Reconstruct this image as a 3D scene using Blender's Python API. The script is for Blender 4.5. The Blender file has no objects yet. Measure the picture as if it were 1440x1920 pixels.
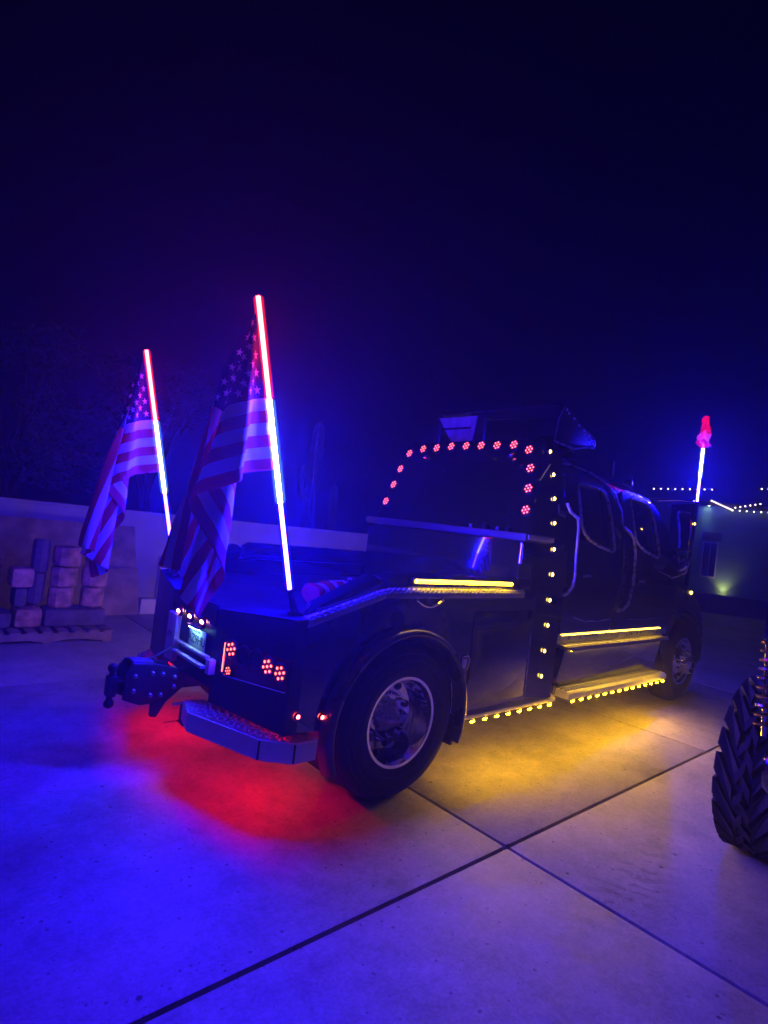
import bpy, bmesh, math, random
from mathutils import Vector, Matrix
random.seed(11)
S = bpy.context.scene
COL = S.collection
R = math.radians

# ------------------------------------------------------------------ camera
CAM_H = 1.75
yaw, pit, rol = R(48.17), R(1.05), R(6.9)
F = Vector((math.cos(pit)*math.cos(yaw), math.cos(pit)*math.sin(yaw), math.sin(pit)))
Rt = Vector((math.sin(yaw), -math.cos(yaw), 0)); Up = Rt.cross(F)
X2 = Rt*math.cos(rol) + Up*math.sin(rol); Y2 = -Rt*math.sin(rol) + Up*math.cos(rol)
cd = bpy.data.cameras.new('camera'); cam = bpy.data.objects.new('camera', cd); COL.objects.link(cam)
cam.matrix_world = Matrix(((X2.x, Y2.x, -F.x, 0), (X2.y, Y2.y, -F.y, 0), (X2.z, Y2.z, -F.z, CAM_H), (0, 0, 0, 1)))
cd.sensor_fit = 'HORIZONTAL'; cd.sensor_width = 36; cd.lens = 36*1085/1440
cd.clip_start = .05; cd.clip_end = 500
S.camera = cam

# ------------------------------------------------------------------ night sky, one weak fill sun added behind the camera, exposure
w = bpy.data.worlds.new('World'); S.world = w; w.use_nodes = True
nt = w.node_tree; nt.nodes.clear()
sky = nt.nodes.new('ShaderNodeTexSky'); sky.sky_type = 'NISHITA'; sky.sun_disc = False
SUN_EL, SUN_AZ = R(38), R(205)      # from behind the camera
sky.sun_elevation = SUN_EL; sky.sun_rotation = R(90) - SUN_AZ
bg = nt.nodes.new('ShaderNodeBackground'); ow = nt.nodes.new('ShaderNodeOutputWorld')
tint = nt.nodes.new('ShaderNodeMix'); tint.data_type = 'RGBA'; tint.blend_type = 'MULTIPLY'
tint.inputs[0].default_value = 1; tint.inputs[7].default_value = (.22, .12, 1, 1)
nt.links.new(sky.outputs[0], tint.inputs[6]); nt.links.new(tint.outputs[2], bg.inputs[0])
bg.inputs[1].default_value = 0.0004
nt.links.new(bg.outputs[0], ow.inputs[0])
sd = bpy.data.lights.new('fill_sun', 'SUN'); sun = bpy.data.objects.new('fill_sun', sd); COL.objects.link(sun)  # dim warm fill, added with no such source in view
sd.energy = .02; sd.angle = R(8); sd.color = (1, .6, .7)
dirv = Vector((math.cos(SUN_EL)*math.cos(SUN_AZ), math.cos(SUN_EL)*math.sin(SUN_AZ), math.sin(SUN_EL)))
sun.rotation_euler = dirv.to_track_quat('Z', 'Y').to_euler()
S.view_settings.view_transform = 'Standard'; S.view_settings.look = 'None'
S.view_settings.exposure = 0; S.view_settings.gamma = 1; S.view_settings.use_curve_mapping = False
S.cycles.use_denoising = True
try: S.cycles.denoiser = 'OPENIMAGEDENOISE'
except Exception: pass
S.cycles.max_bounces = 6; S.cycles.diffuse_bounces = 2; S.cycles.glossy_bounces = 4
S.cycles.transmission_bounces = 4; S.cycles.volume_bounces = 0; S.cycles.transparent_max_bounces = 6
S.cycles.caustics_reflective = False; S.cycles.caustics_refractive = False
S.cycles.sample_clamp_indirect = 4; S.cycles.sample_clamp_direct = 0; S.cycles.light_sampling_threshold = .002

# ------------------------------------------------------------------ helpers
def mat(name, base=(.5, .5, .5), rough=.5, metal=0, coat=0, spec=.5, noise=0, nscale=8, bump=0, bscale=60, rvar=0, ior=1.5, trans=0):
    m = bpy.data.materials.new(name); m.use_nodes = True
    t = m.node_tree; b = t.nodes['Principled BSDF']
    b.inputs['Base Color'].default_value = (*base, 1); b.inputs['Roughness'].default_value = rough
    b.inputs['Metallic'].default_value = metal; b.inputs['Coat Weight'].default_value = coat
    b.inputs['Coat Roughness'].default_value = .04; b.inputs['IOR'].default_value = ior
    b.inputs['Transmission Weight'].default_value = trans
    if noise or bump or rvar:
        tc = t.nodes.new('ShaderNodeNewGeometry')
        if noise or rvar:
            n = t.nodes.new('ShaderNodeTexNoise'); n.inputs['Scale'].default_value = nscale; n.inputs['Detail'].default_value = 6
            t.links.new(tc.outputs['Position'], n.inputs['Vector'])
        if noise:
            r = t.nodes.new('ShaderNodeValToRGB'); r.color_ramp.elements[0].position = .3; r.color_ramp.elements[1].position = .7
            r.color_ramp.elements[0].color = (*[c*(1-noise) for c in base], 1); r.color_ramp.elements[1].color = (*[min(1, c*(1+noise)) for c in base], 1)
            t.links.new(n.outputs['Fac'], r.inputs[0]); t.links.new(r.outputs[0], b.inputs['Base Color'])
        if rvar:
            mr = t.nodes.new('ShaderNodeMapRange'); mr.inputs[1].default_value = .3; mr.inputs[2].default_value = .75
            mr.inputs[3].default_value = max(0, rough-rvar); mr.inputs[4].default_value = rough+rvar
            t.links.new(n.outputs['Fac'], mr.inputs[0]); t.links.new(mr.outputs[0], b.inputs['Roughness'])
        if bump:
            n2 = t.nodes.new('ShaderNodeTexNoise'); n2.inputs['Scale'].default_value = bscale; n2.inputs['Detail'].default_value = 5
            t.links.new(tc.outputs['Position'], n2.inputs['Vector'])
            bp = t.nodes.new('ShaderNodeBump'); bp.inputs['Strength'].default_value = bump; bp.inputs['Distance'].default_value = .02
            t.links.new(n2.outputs['Fac'], bp.inputs['Height']); t.links.new(bp.outputs[0], b.inputs['Normal'])
    return m

def emat(name, col, strength):
    m = bpy.data.materials.new(name); m.use_nodes = True
    b = m.node_tree.nodes['Principled BSDF']
    b.inputs['Base Color'].default_value = (.6, .6, .6, 1); b.inputs['Roughness'].default_value = .3
    b.inputs['Emission Color'].default_value = (*col, 1); b.inputs['Emission Strength'].default_value = strength
    return m

def tag(o, label, cat, group=None, kind=None):
    if label: o['label'] = label
    if cat: o['category'] = cat
    if group: o['group'] = group
    if kind: o['kind'] = kind
    return o
def empty(name, loc):
    o = bpy.data.objects.new(name, None); o.location = loc; o.empty_display_size = .1; COL.objects.link(o); return o

class B:
    """collects geometry in world coordinates for one mesh object"""
    def __init__(s): s.v = []; s.f = []
    def add(s, vs, fs):
        k = len(s.v); s.v += [tuple(v) for v in vs]; s.f += [tuple(i+k for i in f) for f in fs]; return s
    def box(s, lo, hi):
        (a, b, c), (d, e, f) = lo, hi
        return s.add([(a,b,c),(d,b,c),(d,e,c),(a,e,c),(a,b,f),(d,b,f),(d,e,f),(a,e,f)], [(3,2,1,0),(4,5,6,7),(0,1,5,4),(1,2,6,5),(2,3,7,6),(3,0,4,7)])
    def obox(s, c, ax, ay, az):   # oriented: centre and three half vectors
        c, ax, ay, az = map(Vector, (c, ax, ay, az)); q = []
        for k in (-1, 1):
            for i, j in ((-1,-1),(1,-1),(1,1),(-1,1)): q.append(c+ax*i+ay*j+az*k)
        return s.add(q, [(3,2,1,0),(4,5,6,7),(0,1,5,4),(1,2,6,5),(2,3,7,6),(3,0,4,7)])
    def prism(s, pts, vec):       # pts: closed 3d polygon, extruded by vec
        n = len(pts); vec = Vector(vec); a = [Vector(p) for p in pts]; b = [p+vec for p in a]
        return s.add(a+b, [tuple(range(n))[::-1], tuple(range(n, 2*n))] + [(i, (i+1) % n, n+(i+1) % n, n+i) for i in range(n)])
    def tube(s, pts, r, n=10, cap=True):
        pts = [Vector(p) for p in pts]; rs = r if isinstance(r, (list, tuple)) else [r]*len(pts)
        rings = []; ref = None
        for i, p in enumerate(pts):
            t = (pts[min(i+1, len(pts)-1)]-pts[max(i-1, 0)]).normalized()
            if ref is None: ref = t.orthogonal().normalized()
            ref = (ref - t*ref.dot(t)).normalized(); bn = t.cross(ref)
            rings.append([p + (ref*math.cos(2*math.pi*k/n) + bn*math.sin(2*math.pi*k/n))*rs[i] for k in range(n)])
        vs = [v for rg in rings for v in rg]; fs = []
        for i in range(len(pts)-1):
            for k in range(n): fs.append((i*n+k, i*n+(k+1) % n, (i+1)*n+(k+1) % n, (i+1)*n+k))
        if cap: fs += [tuple(range(n))[::-1], tuple((len(pts)-1)*n+k for k in range(n))]
        return s.add(vs, fs)
    def lathe(s, prof, c, axis='y', n=32, sgn=1, a0=0, a1=2*math.pi):   # prof: (offset along axis, radius)
        c = Vector(c); full = abs(a1-a0-2*math.pi) < 1e-6; m = n if full else n+1; vs = []
        for o, r in prof:
            for k in range(m):
                a = a0+(a1-a0)*k/n; ca, sa = r*math.cos(a), r*math.sin(a)
                vs.append(c+Vector({'y': (ca, o*sgn, sa), 'x': (o*sgn, ca, sa), 'z': (ca, sa, o*sgn)}[axis]))
        fs = []
        for i in range(len(prof)-1):
            for k in range(n):
                k2 = (k+1) % m
                fs.append((i*m+k, i*m+k2, (i+1)*m+k2, (i+1)*m+k))
        return s.add(vs, fs)
    def build(s, name, m, parent=None, smooth=False, bevel=0, at=None, edges=35):
        at = Vector(at) if at is not None else (parent_loc(parent) if parent else Vector())
        me = bpy.data.meshes.new(name); me.from_pydata([tuple(Vector(v)-at) for v in s.v], [], s.f)
        bm = bmesh.new(); bm.from_mesh(me); bmesh.ops.recalc_face_normals(bm, faces=bm.faces)
        if bevel:
            es = [e for e in bm.edges if len(e.link_faces) == 2 and e.calc_face_angle(0) > R(25)]
            bmesh.ops.bevel(bm, geom=es, offset=bevel, segments=2, affect='EDGES', profile=.6, clamp_overlap=True)
        bm.to_mesh(me); bm.free()
        if smooth or bevel: smooth_mesh(me, edges)
        me.materials.append(M[m] if isinstance(m, str) else m)
        o = bpy.data.objects.new(name, me); COL.objects.link(o)
        if parent:
            o.parent = parent; o.location = at-parent_loc(parent)
        else: o.location = at
        return o
def smooth_mesh(me, ang=35):
    me.polygons.foreach_set('use_smooth', [True]*len(me.polygons))
    try: me.set_sharp_from_angle(angle=R(ang))
    except Exception: pass
def parent_loc(o):
    v = Vector(o.location)
    while o.parent: o = o.parent; v += Vector(o.location)
    return v
def inst(src, name, parent, loc, rot=None):
    """copy of a mesh object (mesh shared), placed at world loc under parent"""
    o = src.copy(); o.name = name; COL.objects.link(o); o.parent = parent
    o.location = Vector(loc)-(parent_loc(parent) if parent else Vector())
    if rot is not None: o.rotation_euler = rot
    return o
def inst_tree(src, name, parent, loc, rot=None):
    o = inst(src, name, parent, loc, rot)
    for c in src.children:
        d = c.copy(); COL.objects.link(d); d.parent = o; d.location = c.location.copy()
    return o
def sheet(outline, holes, mapf, thick, zcuts, name, m, parent, smooth=True):
    """flat (u,z) polygon with holes, cut at zcuts, mapped on a curved surface, given thickness"""
    bm = bmesh.new(); loops = []
    for lp in [outline]+holes:
        vs = [bm.verts.new((p[0], 0, p[1])) for p in lp]
        loops += [bm.edges.new((vs[i], vs[(i+1) % len(vs)])) for i in range(len(vs))]
    bmesh.ops.triangle_fill(bm, use_beauty=True, use_dissolve=False, edges=loops)
    for z in zcuts:
        bmesh.ops.bisect_plane(bm, geom=bm.verts[:]+bm.edges[:]+bm.faces[:], plane_co=(0, 0, z), plane_no=(0, 0, 1), dist=1e-5)
    for v in bm.verts: v.co = Vector(mapf(v.co.x, v.co.z))
    vs = [tuple(v.co) for v in bm.verts]
    bm.verts.index_update(); fs = [tuple(v.index for v in f.verts) for f in bm.faces]
    bnd = [tuple(v.index for v in e.verts) for e in bm.edges if len(e.link_faces) == 1]
    bm.free(); n = len(vs); b = B()
    fs2 = fs + [tuple(i+n for i in f[::-1]) for f in fs] + [(a, c, c+n, a+n) for a, c in bnd]
    b.add(vs+[tuple(Vector(v)+Vector(thick)) for v in vs], fs2)
    return b.build(name, m, parent, smooth=smooth, edges=25)
def arc(cx, cz, r, a0, a1, n): return [(cx+r*math.cos(R(a0+(a1-a0)*i/n)), cz+r*math.sin(R(a0+(a1-a0)*i/n))) for i in range(n+1)]
def lerp_tab(tab, z):
    if z <= tab[0][0]: return tab[0][1]
    for (a, b), (c, d) in zip(tab, tab[1:]):
        if z <= c: return b+(d-b)*(z-a)/(c-a)
    return tab[-1][1]

class NX:
    """tiny expression builder for shader math"""
    def __init__(s, tree): s.t = tree
    def m(s, op, a, b=0, c=0):
        n = s.t.nodes.new('ShaderNodeMath'); n.operation = op
        for i, x in enumerate((a, b, c)):
            if isinstance(x, (int, float)): n.inputs[i].default_value = x
            else: s.t.links.new(x, n.inputs[i])
        return n.outputs[0]

# ------------------------------------------------------------------ materials
M = {}
M['paint'] = mat('gloss black paint', (.010, .010, .013), .10, 0, 1, ior=1.5, rvar=.04, nscale=3)
M['cab_paint'] = mat('black cab paint', (.022, .022, .028), .24, 0, 1, ior=1.5, rvar=.05, nscale=3)
M['flare'] = mat('satin flare paint', (.035, .035, .042), .30, 0, .5, rvar=.05, nscale=4)
M['frame'] = mat('satin bright window frame', (.55, .55, .60), .30, .45, rvar=.08, nscale=20)
M['pod'] = mat('satin black pod', (.012, .012, .016), .38, 0, .15, rvar=.06, nscale=4)
M['black_trim'] = mat('satin black trim', (.015, .015, .017), .45, rvar=.1, nscale=20)
M['lid'] = mat('grey satin lid', (.09, .09, .10), .4, .3, rvar=.08)
M['glow_panel'] = mat('red glow lamp panel', (.26, .02, .025), .25, 0, .6)  # red glow of the lamps is put into the panel colour
M['greypanel'] = mat('grey fixture panel', (.36, .34, .36), .5, 0, noise=.3, nscale=9)
M['deck'] = mat('bed deck steel', (.06, .06, .08), .35, .4, noise=.3, nscale=6, bump=.05)
M['steel'] = mat('black powder coated steel', (.02, .02, .024), .42, .2, bump=.15, bscale=160)
M['chrome'] = mat('chrome', (.78, .78, .8), .08, 1, rvar=.04, nscale=12)
M['alu'] = mat('brushed aluminium', (.62, .62, .66), .33, 1, noise=.12, nscale=30, rvar=.1)
M['tread'] = mat('diamond tread aluminium', (.40, .40, .44), .34, .7, rvar=.06, nscale=10)
M['tread_lit'] = mat('lit tread lug', (.82, .82, .86), .25, .35)  # paler copy of the tread metal: light caught on lugs, put into colour
M['bolt'] = mat('worn zinc bolt', (.22, .22, .25), .35, .8)
M['whitealu'] = mat('pale satin aluminium plate', (.78, .78, .82), .42, .1, noise=.06, nscale=14, rvar=.08)
M['rubber'] = mat('tyre rubber', (.012, .012, .013), .75, noise=.4, nscale=18, bump=.25, bscale=90)
M['rubber2'] = mat('dusty tyre rubber', (.05, .045, .045), .8, noise=.35, nscale=14, bump=.3, bscale=70)
M['glass'] = mat('dark tinted glass', (.006, .006, .01), .03, 0, 1, ior=1.55)
M['mirror'] = mat('mirror glass', (.6, .62, .65), .02, 1)
M['lens_off'] = mat('unlit dark lens', (.05, .01, .012), .12, 0, .6)
M['redlens'] = mat('red lens', (.16, .006, .006), .15, 0, .5)
M['plate'] = mat('licence plate sheet', (.62, .74, .8), .4, noise=.1, nscale=30)
M['ink'] = mat('dark plate lettering', (.03, .06, .12), .5)
M['concrete'] = mat('concrete', (.42, .40, .38), .7)
M['joint'] = mat('joint filler', (.05, .045, .04), .9, noise=.3, nscale=9)
M['wall'] = mat('painted block wall', (.50, .46, .46), .85, noise=.1, nscale=2.5, bump=.3, bscale=45)
M['house'] = mat('house stucco', (.62, .58, .55), .9, noise=.08, nscale=2, bump=.4, bscale=60)
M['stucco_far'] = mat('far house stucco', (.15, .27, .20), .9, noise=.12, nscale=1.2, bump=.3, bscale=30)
M['plywood'] = mat('weathered board', (.34, .23, .14), .8, noise=.4, nscale=5, bump=.2, bscale=30)
M['wood'] = mat('pallet wood', (.30, .21, .15), .85, noise=.35, nscale=9, bump=.3, bscale=50)
M['stone'] = mat('pale rough stone', (.52, .29, .16), .88, noise=.5, nscale=9, bump=1, bscale=16)
M['stone_dark'] = mat('dark rough stone', (.16, .12, .12), .9, noise=.3, nscale=9, bump=.5, bscale=35)
M['whitewood'] = mat('white painted timber', (.68, .62, .64), .6, noise=.08, nscale=10)
M['bark'] = mat('bark', (.09, .06, .045), .9, noise=.3, nscale=12, bump=.5)
M['leaf'] = mat('dusty leaves', (.07, .085, .045), .7, noise=.4, nscale=4)
M['cactus'] = mat('cactus skin', (.10, .14, .085), .7, noise=.25, nscale=7, bump=.2)
M['darkwall'] = mat('dark planter block', (.05, .045, .045), .9, noise=.3, nscale=4, bump=.4)
M['wire'] = mat('black cable', (.01, .01, .01), .6)
M['pole_black'] = mat('black pole socket', (.02, .02, .02), .35)
M['spring_amber'] = mat('amber lit spring', (.6, .38, .2), .25, 1)  # amber reflections on the chrome spring, put into its metal colour
M['e_blue'] = emat('blue light tube', (.004, .0012, 1), 1350)
M['e_white'] = emat('cool white light tube', (.014, .009, 1), 850)
M['e_red'] = emat('red light tube', (1, .02, .018), 80)
M['f_blue'] = emat('front blue light tube', (.004, .0016, 1), 3000)
M['f_white'] = emat('front cool white light tube', (.012, .008, 1), 2700)
M['n_blue'] = emat('near blue light tube', (.004, .0012, 1), 2700)
M['n_white'] = emat('near cool white light tube', (.014, .009, 1), 2000)
M['n_red'] = emat('near red light tube', (1, .02, .018), 95)
M['f_red'] = emat('front red light tube', (1, .02, .018), 9)
def bloom_mat(name, col, k, fac):  # see-through glowing shell that imitates lens bloom round the tubes
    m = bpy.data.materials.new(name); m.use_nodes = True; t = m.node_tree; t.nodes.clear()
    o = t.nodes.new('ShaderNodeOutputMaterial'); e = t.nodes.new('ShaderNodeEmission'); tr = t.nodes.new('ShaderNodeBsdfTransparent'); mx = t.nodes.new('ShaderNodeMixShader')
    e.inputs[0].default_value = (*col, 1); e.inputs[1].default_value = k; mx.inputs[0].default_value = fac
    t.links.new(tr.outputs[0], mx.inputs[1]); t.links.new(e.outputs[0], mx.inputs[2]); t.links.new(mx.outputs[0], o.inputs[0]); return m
M['j_red'] = bloom_mat('red bloom sleeve', (1, .01, .03), 1.6, .30)
M['j_white'] = bloom_mat('cool bloom sleeve', (.10, .30, 1), 1.7, .30)
M['j_blue'] = bloom_mat('blue bloom sleeve', (.004, .01, 1), 1.5, .30)
M['e_amber'] = emat('amber diode', (1, .48, .002), 285)
M['e_amber_side'] = emat('amber marker', (1, .60, .07), 14)
M['e_amber_bar'] = emat('amber bar light', (1, .55, .004), 42)
M['e_amber_step'] = emat('amber step strip', (1, .55, .03), 22)
M['e_amber_under'] = emat('amber under step strip', (1, .55, .02), 130)
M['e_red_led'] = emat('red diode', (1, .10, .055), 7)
M['e_red_mark'] = emat('red marker', (1, .05, .04), 45)
M['e_red_under'] = emat('red underglow strip', (1, .002, .004), 105)
M['e_id'] = emat('warm id lamp', (1, .35, .30), 16)
M['e_plate'] = emat('plate lamp', (.35, .75, 1), 38)
M['e_bulb'] = emat('string bulb', (1, .74, .62), 6)
M['e_down'] = emat('wall downlight', (.75, .9, 1), 60)
M['e_up'] = emat('wall uplight', (1, .78, .35), 60)

for k_ in ('paint', 'cab_paint'): M[k_].node_tree.nodes['Principled BSDF'].inputs['Coat IOR'].default_value = 1.9
# concrete: mottling, specks, stains
def concrete():
    m = M['concrete']; t = m.node_tree; b = t.nodes['Principled BSDF']; g = t.nodes.new('ShaderNodeNewGeometry'); x = NX(t)
    def noise(sc, det=6, rough=.55):
        n = t.nodes.new('ShaderNodeTexNoise'); n.inputs['Scale'].default_value = sc; n.inputs['Detail'].default_value = det; n.inputs['Roughness'].default_value = rough
        t.links.new(g.outputs['Position'], n.inputs['Vector']); return n.outputs['Fac']
    big = noise(.9, 5); mid = noise(5, 6); fine = noise(60, 4)
    v = t.nodes.new('ShaderNodeTexVoronoi'); v.inputs['Scale'].default_value = 9; v.inputs['Randomness'].default_value = 1
    t.links.new(g.outputs['Position'], v.inputs['Vector'])
    # specks: small discs whose radius varies with the cell colour
    sx = t.nodes.new('ShaderNodeSeparateColor'); t.links.new(v.outputs['Color'], sx.inputs[0])
    rad = x.m('MULTIPLY', x.m('POWER', sx.outputs[0], 4), .13)
    sp = x.m('SUBTRACT', 1, x.m('SMOOTH_MIN', x.m('DIVIDE', v.outputs['Distance'], x.m('ADD', rad, .0005)), 1.4, .2))
    speck = x.m('MULTIPLY', x.m('MAXIMUM', x.m('MINIMUM', x.m('MULTIPLY', sp, 3), 1), 0), x.m('GREATER_THAN', noise(.7, 2), .40))
    v2 = t.nodes.new('ShaderNodeTexVoronoi'); v2.inputs['Scale'].default_value = 34; t.links.new(g.outputs['Position'], v2.inputs['Vector'])
    s2 = t.nodes.new('ShaderNodeSeparateColor'); t.links.new(v2.outputs['Color'], s2.inputs[0])
    sp2 = x.m('MULTIPLY', x.m('LESS_THAN', v2.outputs['Distance'], x.m('MULTIPLY', x.m('POWER', s2.outputs[1], 5), .32)), x.m('GREATER_THAN', mid, .47))
    def dev(f, k): return x.m('MULTIPLY', x.m('SUBTRACT', f, .5), k)
    val = x.m('MAXIMUM', x.m('ADD', 1.0, x.m('ADD', dev(big, 1.0), x.m('ADD', dev(mid, .95), x.m('ADD', dev(noise(24, 5), .6), dev(fine, .7))))), .25)
    blot = x.m('MULTIPLY', x.m('MINIMUM', x.m('MAXIMUM', x.m('MULTIPLY', x.m('SUBTRACT', noise(1.7, 4, .6), .60), 9), 0), 1), .30)
    val = x.m('MULTIPLY', val, x.m('SUBTRACT', 1, blot))
    dark = x.m('MULTIPLY', x.m('SUBTRACT', 1, x.m('MULTIPLY', speck, .8)), x.m('SUBTRACT', 1, x.m('MULTIPLY', sp2, .5)))
    # dry tyre scuffs: two rows of slanted dabs running across one slab
    ps = t.nodes.new('ShaderNodeSeparateXYZ'); t.links.new(g.outputs['Position'], ps.inputs[0])
    def band(a, c, wd): return x.m('MAXIMUM', x.m('SUBTRACT', 1, x.m('DIVIDE', x.m('ABSOLUTE', x.m('SUBTRACT', a, c)), wd)), 0)
    yy = x.m('SUBTRACT', ps.outputs[1], x.m('MULTIPLY', x.m('SUBTRACT', ps.outputs[0], 3.0), .10))
    scuff = x.m('MULTIPLY', band(yy, 1.27, .21), x.m('GREATER_THAN', x.m('SINE', x.m('ADD', x.m('MULTIPLY', ps.outputs[0], 58), x.m('ADD', x.m('MULTIPLY', ps.outputs[1], 30), x.m('MULTIPLY', mid, 14)))), .25))
    scuff = x.m('MULTIPLY', scuff, x.m('MULTIPLY', band(ps.outputs[0], 3.25, 1.0), x.m('GREATER_THAN', noise(7, 3), .46)))
    dark = x.m('MULTIPLY', dark, x.m('SUBTRACT', 1, x.m('MULTIPLY', scuff, .38)))
    oi = t.nodes.new('ShaderNodeObjectInfo')
    val = x.m('MULTIPLY', x.m('MULTIPLY', val, dark), x.m('ADD', .93, x.m('MULTIPLY', oi.outputs['Random'], .12)))
    mx = t.nodes.new('ShaderNodeMix'); mx.data_type = 'RGBA'; mx.blend_type = 'MULTIPLY'; mx.inputs[0].default_value = 1
    mx.inputs[6].default_value = (.42, .39, .36, 1); cb = t.nodes.new('ShaderNodeCombineColor')
    for i in range(3): t.links.new(val, cb.inputs[i])
    t.links.new(cb.outputs[0], mx.inputs[7]); t.links.new(mx.outputs[2], b.inputs['Base Color'])
    t.links.new(x.m('ADD', .42, x.m('MULTIPLY', mid, .35)), b.inputs['Roughness'])
    bp = t.nodes.new('ShaderNodeBump'); bp.inputs['Strength'].default_value = .22; bp.inputs['Distance'].default_value = .01
    t.links.new(x.m('ADD', x.m('MULTIPLY', fine, .5), x.m('ADD', noise(22, 5), x.m('MULTIPLY', mid, .8))), bp.inputs['Height']); t.links.new(bp.outputs[0], b.inputs['Normal'])
concrete()

# flag: stripes and stars printed on cloth, from UV
def flag_mat(name):
    m = bpy.data.materials.new(name); m.use_nodes = True; t = m.node_tree; x = NX(t); b = t.nodes['Principled BSDF']; out = t.nodes['Material Output']
    uv = t.nodes.new('ShaderNodeUVMap'); s = t.nodes.new('ShaderNodeSeparateXYZ'); t.links.new(uv.outputs[0], s.inputs[0])
    u, v = s.outputs[0], s.outputs[1]
    idx = x.m('FLOOR', x.m('MULTIPLY', v, 13)); white = x.m('MODULO', idx, 2)
    canton = x.m('MULTIPLY', x.m('LESS_THAN', u, .4), x.m('GREATER_THAN', v, 6/13))
    cx = x.m('MULTIPLY', u, 12/.4); cy = x.m('MULTIPLY', x.m('SUBTRACT', v, 6/13), 10/(7/13))
    rx, ry = x.m('ROUND', cx), x.m('ROUND', cy)
    dx = x.m('MULTIPLY', x.m('SUBTRACT', cx, rx), .063); dy = x.m('MULTIPLY', x.m('SUBTRACT', cy, ry), .054)
    even = x.m('LESS_THAN', x.m('MODULO', x.m('ADD', rx, ry), 2), .5)
    ins = x.m('MULTIPLY', x.m('MULTIPLY', x.m('GREATER_THAN', rx, .5), x.m('LESS_THAN', rx, 11.5)), x.m('MULTIPLY', x.m('GREATER_THAN', ry, .5), x.m('LESS_THAN', ry, 9.5)))
    r = x.m('SQRT', x.m('ADD', x.m('MULTIPLY', dx, dx), x.m('MULTIPLY', dy, dy)))
    a = x.m('ADD', x.m('ARCTAN2', dx, dy), 20*math.pi); k = math.pi/5
    a2 = x.m('ABSOLUTE', x.m('SUBTRACT', x.m('MODULO', x.m('ADD', a, k), 2*k), k))
    Ro, Ri = .033, .0128
    px, py = x.m('MULTIPLY', r, x.m('COSINE', a2)), x.m('MULTIPLY', r, x.m('SINE', a2))
    ex, ey = Ri*math.cos(k)-Ro, Ri*math.sin(k)
    cr = x.m('SUBTRACT', x.m('MULTIPLY', py, ex), x.m('MULTIPLY', x.m('SUBTRACT', px, Ro), ey))
    star = x.m('MULTIPLY', x.m('GREATER_THAN', cr, 0), x.m('MULTIPLY', even, ins))
    def mixc(f, A, Bc):
        n = t.nodes.new('ShaderNodeMix'); n.data_type = 'RGBA'; t.links.new(f, n.inputs[0])
        for q, i in ((A, 6), (Bc, 7)):
            if isinstance(q, tuple): n.inputs[i].default_value = (*q, 1)
            else: t.links.new(q, n.inputs[i])
        return n.outputs[2]
    stripes = mixc(white, (.62, .025, .035), (.80, .79, .79)); cc = mixc(star, (.02, .025, .10), (.75, .74, .74))
    col = mixc(canton, stripes, cc); t.links.new(col, b.inputs['Base Color']); b.inputs['Roughness'].default_value = .75
    tr = t.nodes.new('ShaderNodeBsdfTranslucent'); t.links.new(col, tr.inputs[0]); ms = t.nodes.new('ShaderNodeMixShader'); ms.inputs[0].default_value = .45
    n2 = t.nodes.new('ShaderNodeTexNoise'); n2.inputs['Scale'].default_value = 9; bp = t.nodes.new('ShaderNodeBump'); bp.inputs['Strength'].default_value = .25; bp.inputs['Distance'].default_value = .02
    g = t.nodes.new('ShaderNodeNewGeometry'); t.links.new(g.outputs['Position'], n2.inputs['Vector']); t.links.new(n2.outputs[0], bp.inputs['Height']); t.links.new(bp.outputs[0], b.inputs['Normal'])
    t.links.new(b.outputs[0], ms.inputs[1]); t.links.new(tr.outputs[0], ms.inputs[2]); t.links.new(ms.outputs[0], out.inputs[0])
    return m
M['flag'] = flag_mat('striped flag cloth')

# ------------------------------------------------------------------ ground and concrete slabs
def structure(o): o['kind'] = 'structure'; return o
g = B().add([(-30, -30, -.03), (60, -30, -.03), (60, 50, -.03), (-30, 50, -.03)], [(0, 1, 2, 3)])
structure(g.build('ground', 'joint'))
drive = structure(empty('driveway', (0, 0, 0)))
SX0, SY0, DX, DY, GAP = 2.91, 1.866, 3.12, 3.804, .024
lo, hi = (-DX/2+GAP/2, -DY/2+GAP/2), (DX/2-GAP/2, DY/2-GAP/2)
slab_src = None
for i in range(-3, 10):
    for j in range(-3, 3):
        c = (SX0+(i+.5)*DX, SY0+(j+.5)*DY, 0)
        if c[1] > 11.3: continue
        if slab_src is None:
            b = B().box((c[0]+lo[0], c[1]+lo[1], -.06), (c[0]+hi[0], c[1]+hi[1], 0))
            slab_src = b.build('slab', 'concrete', drive, bevel=.006, at=c)
        else: inst(slab_src, 'slab', drive, c)

# ------------------------------------------------------------------ TRUCK
YC = 3.65
def my(y): return 2*YC-y
truck = tag(empty('truck', (4.6, YC, 0)), 'black crew cab hauler truck with rows of red and amber lights', 'truck')
YS = 2.64
# --- bed side panels with wheel arch
def side_panel(mirror):
    out = [(1.91, .52), (2.12, .52)]
    out += [(2.70+.585*math.cos(R(a)), .50+.585*math.sin(R(a))) for a in range(176, 3, -6)]
    out += [(3.29, .46), (4.13, .46), (4.13, 1.30), (2.46, 1.30), (1.90, 1.135)]
    f = (lambda x, z: (x, my(YS), z)) if mirror else (lambda x, z: (x, YS, z))
    return sheet(out, [], f, (0, -.03 if mirror else .03, 0), [], 'bed_side_panel', 'paint', truck, smooth=False)
side_panel(False); side_panel(True)
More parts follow.
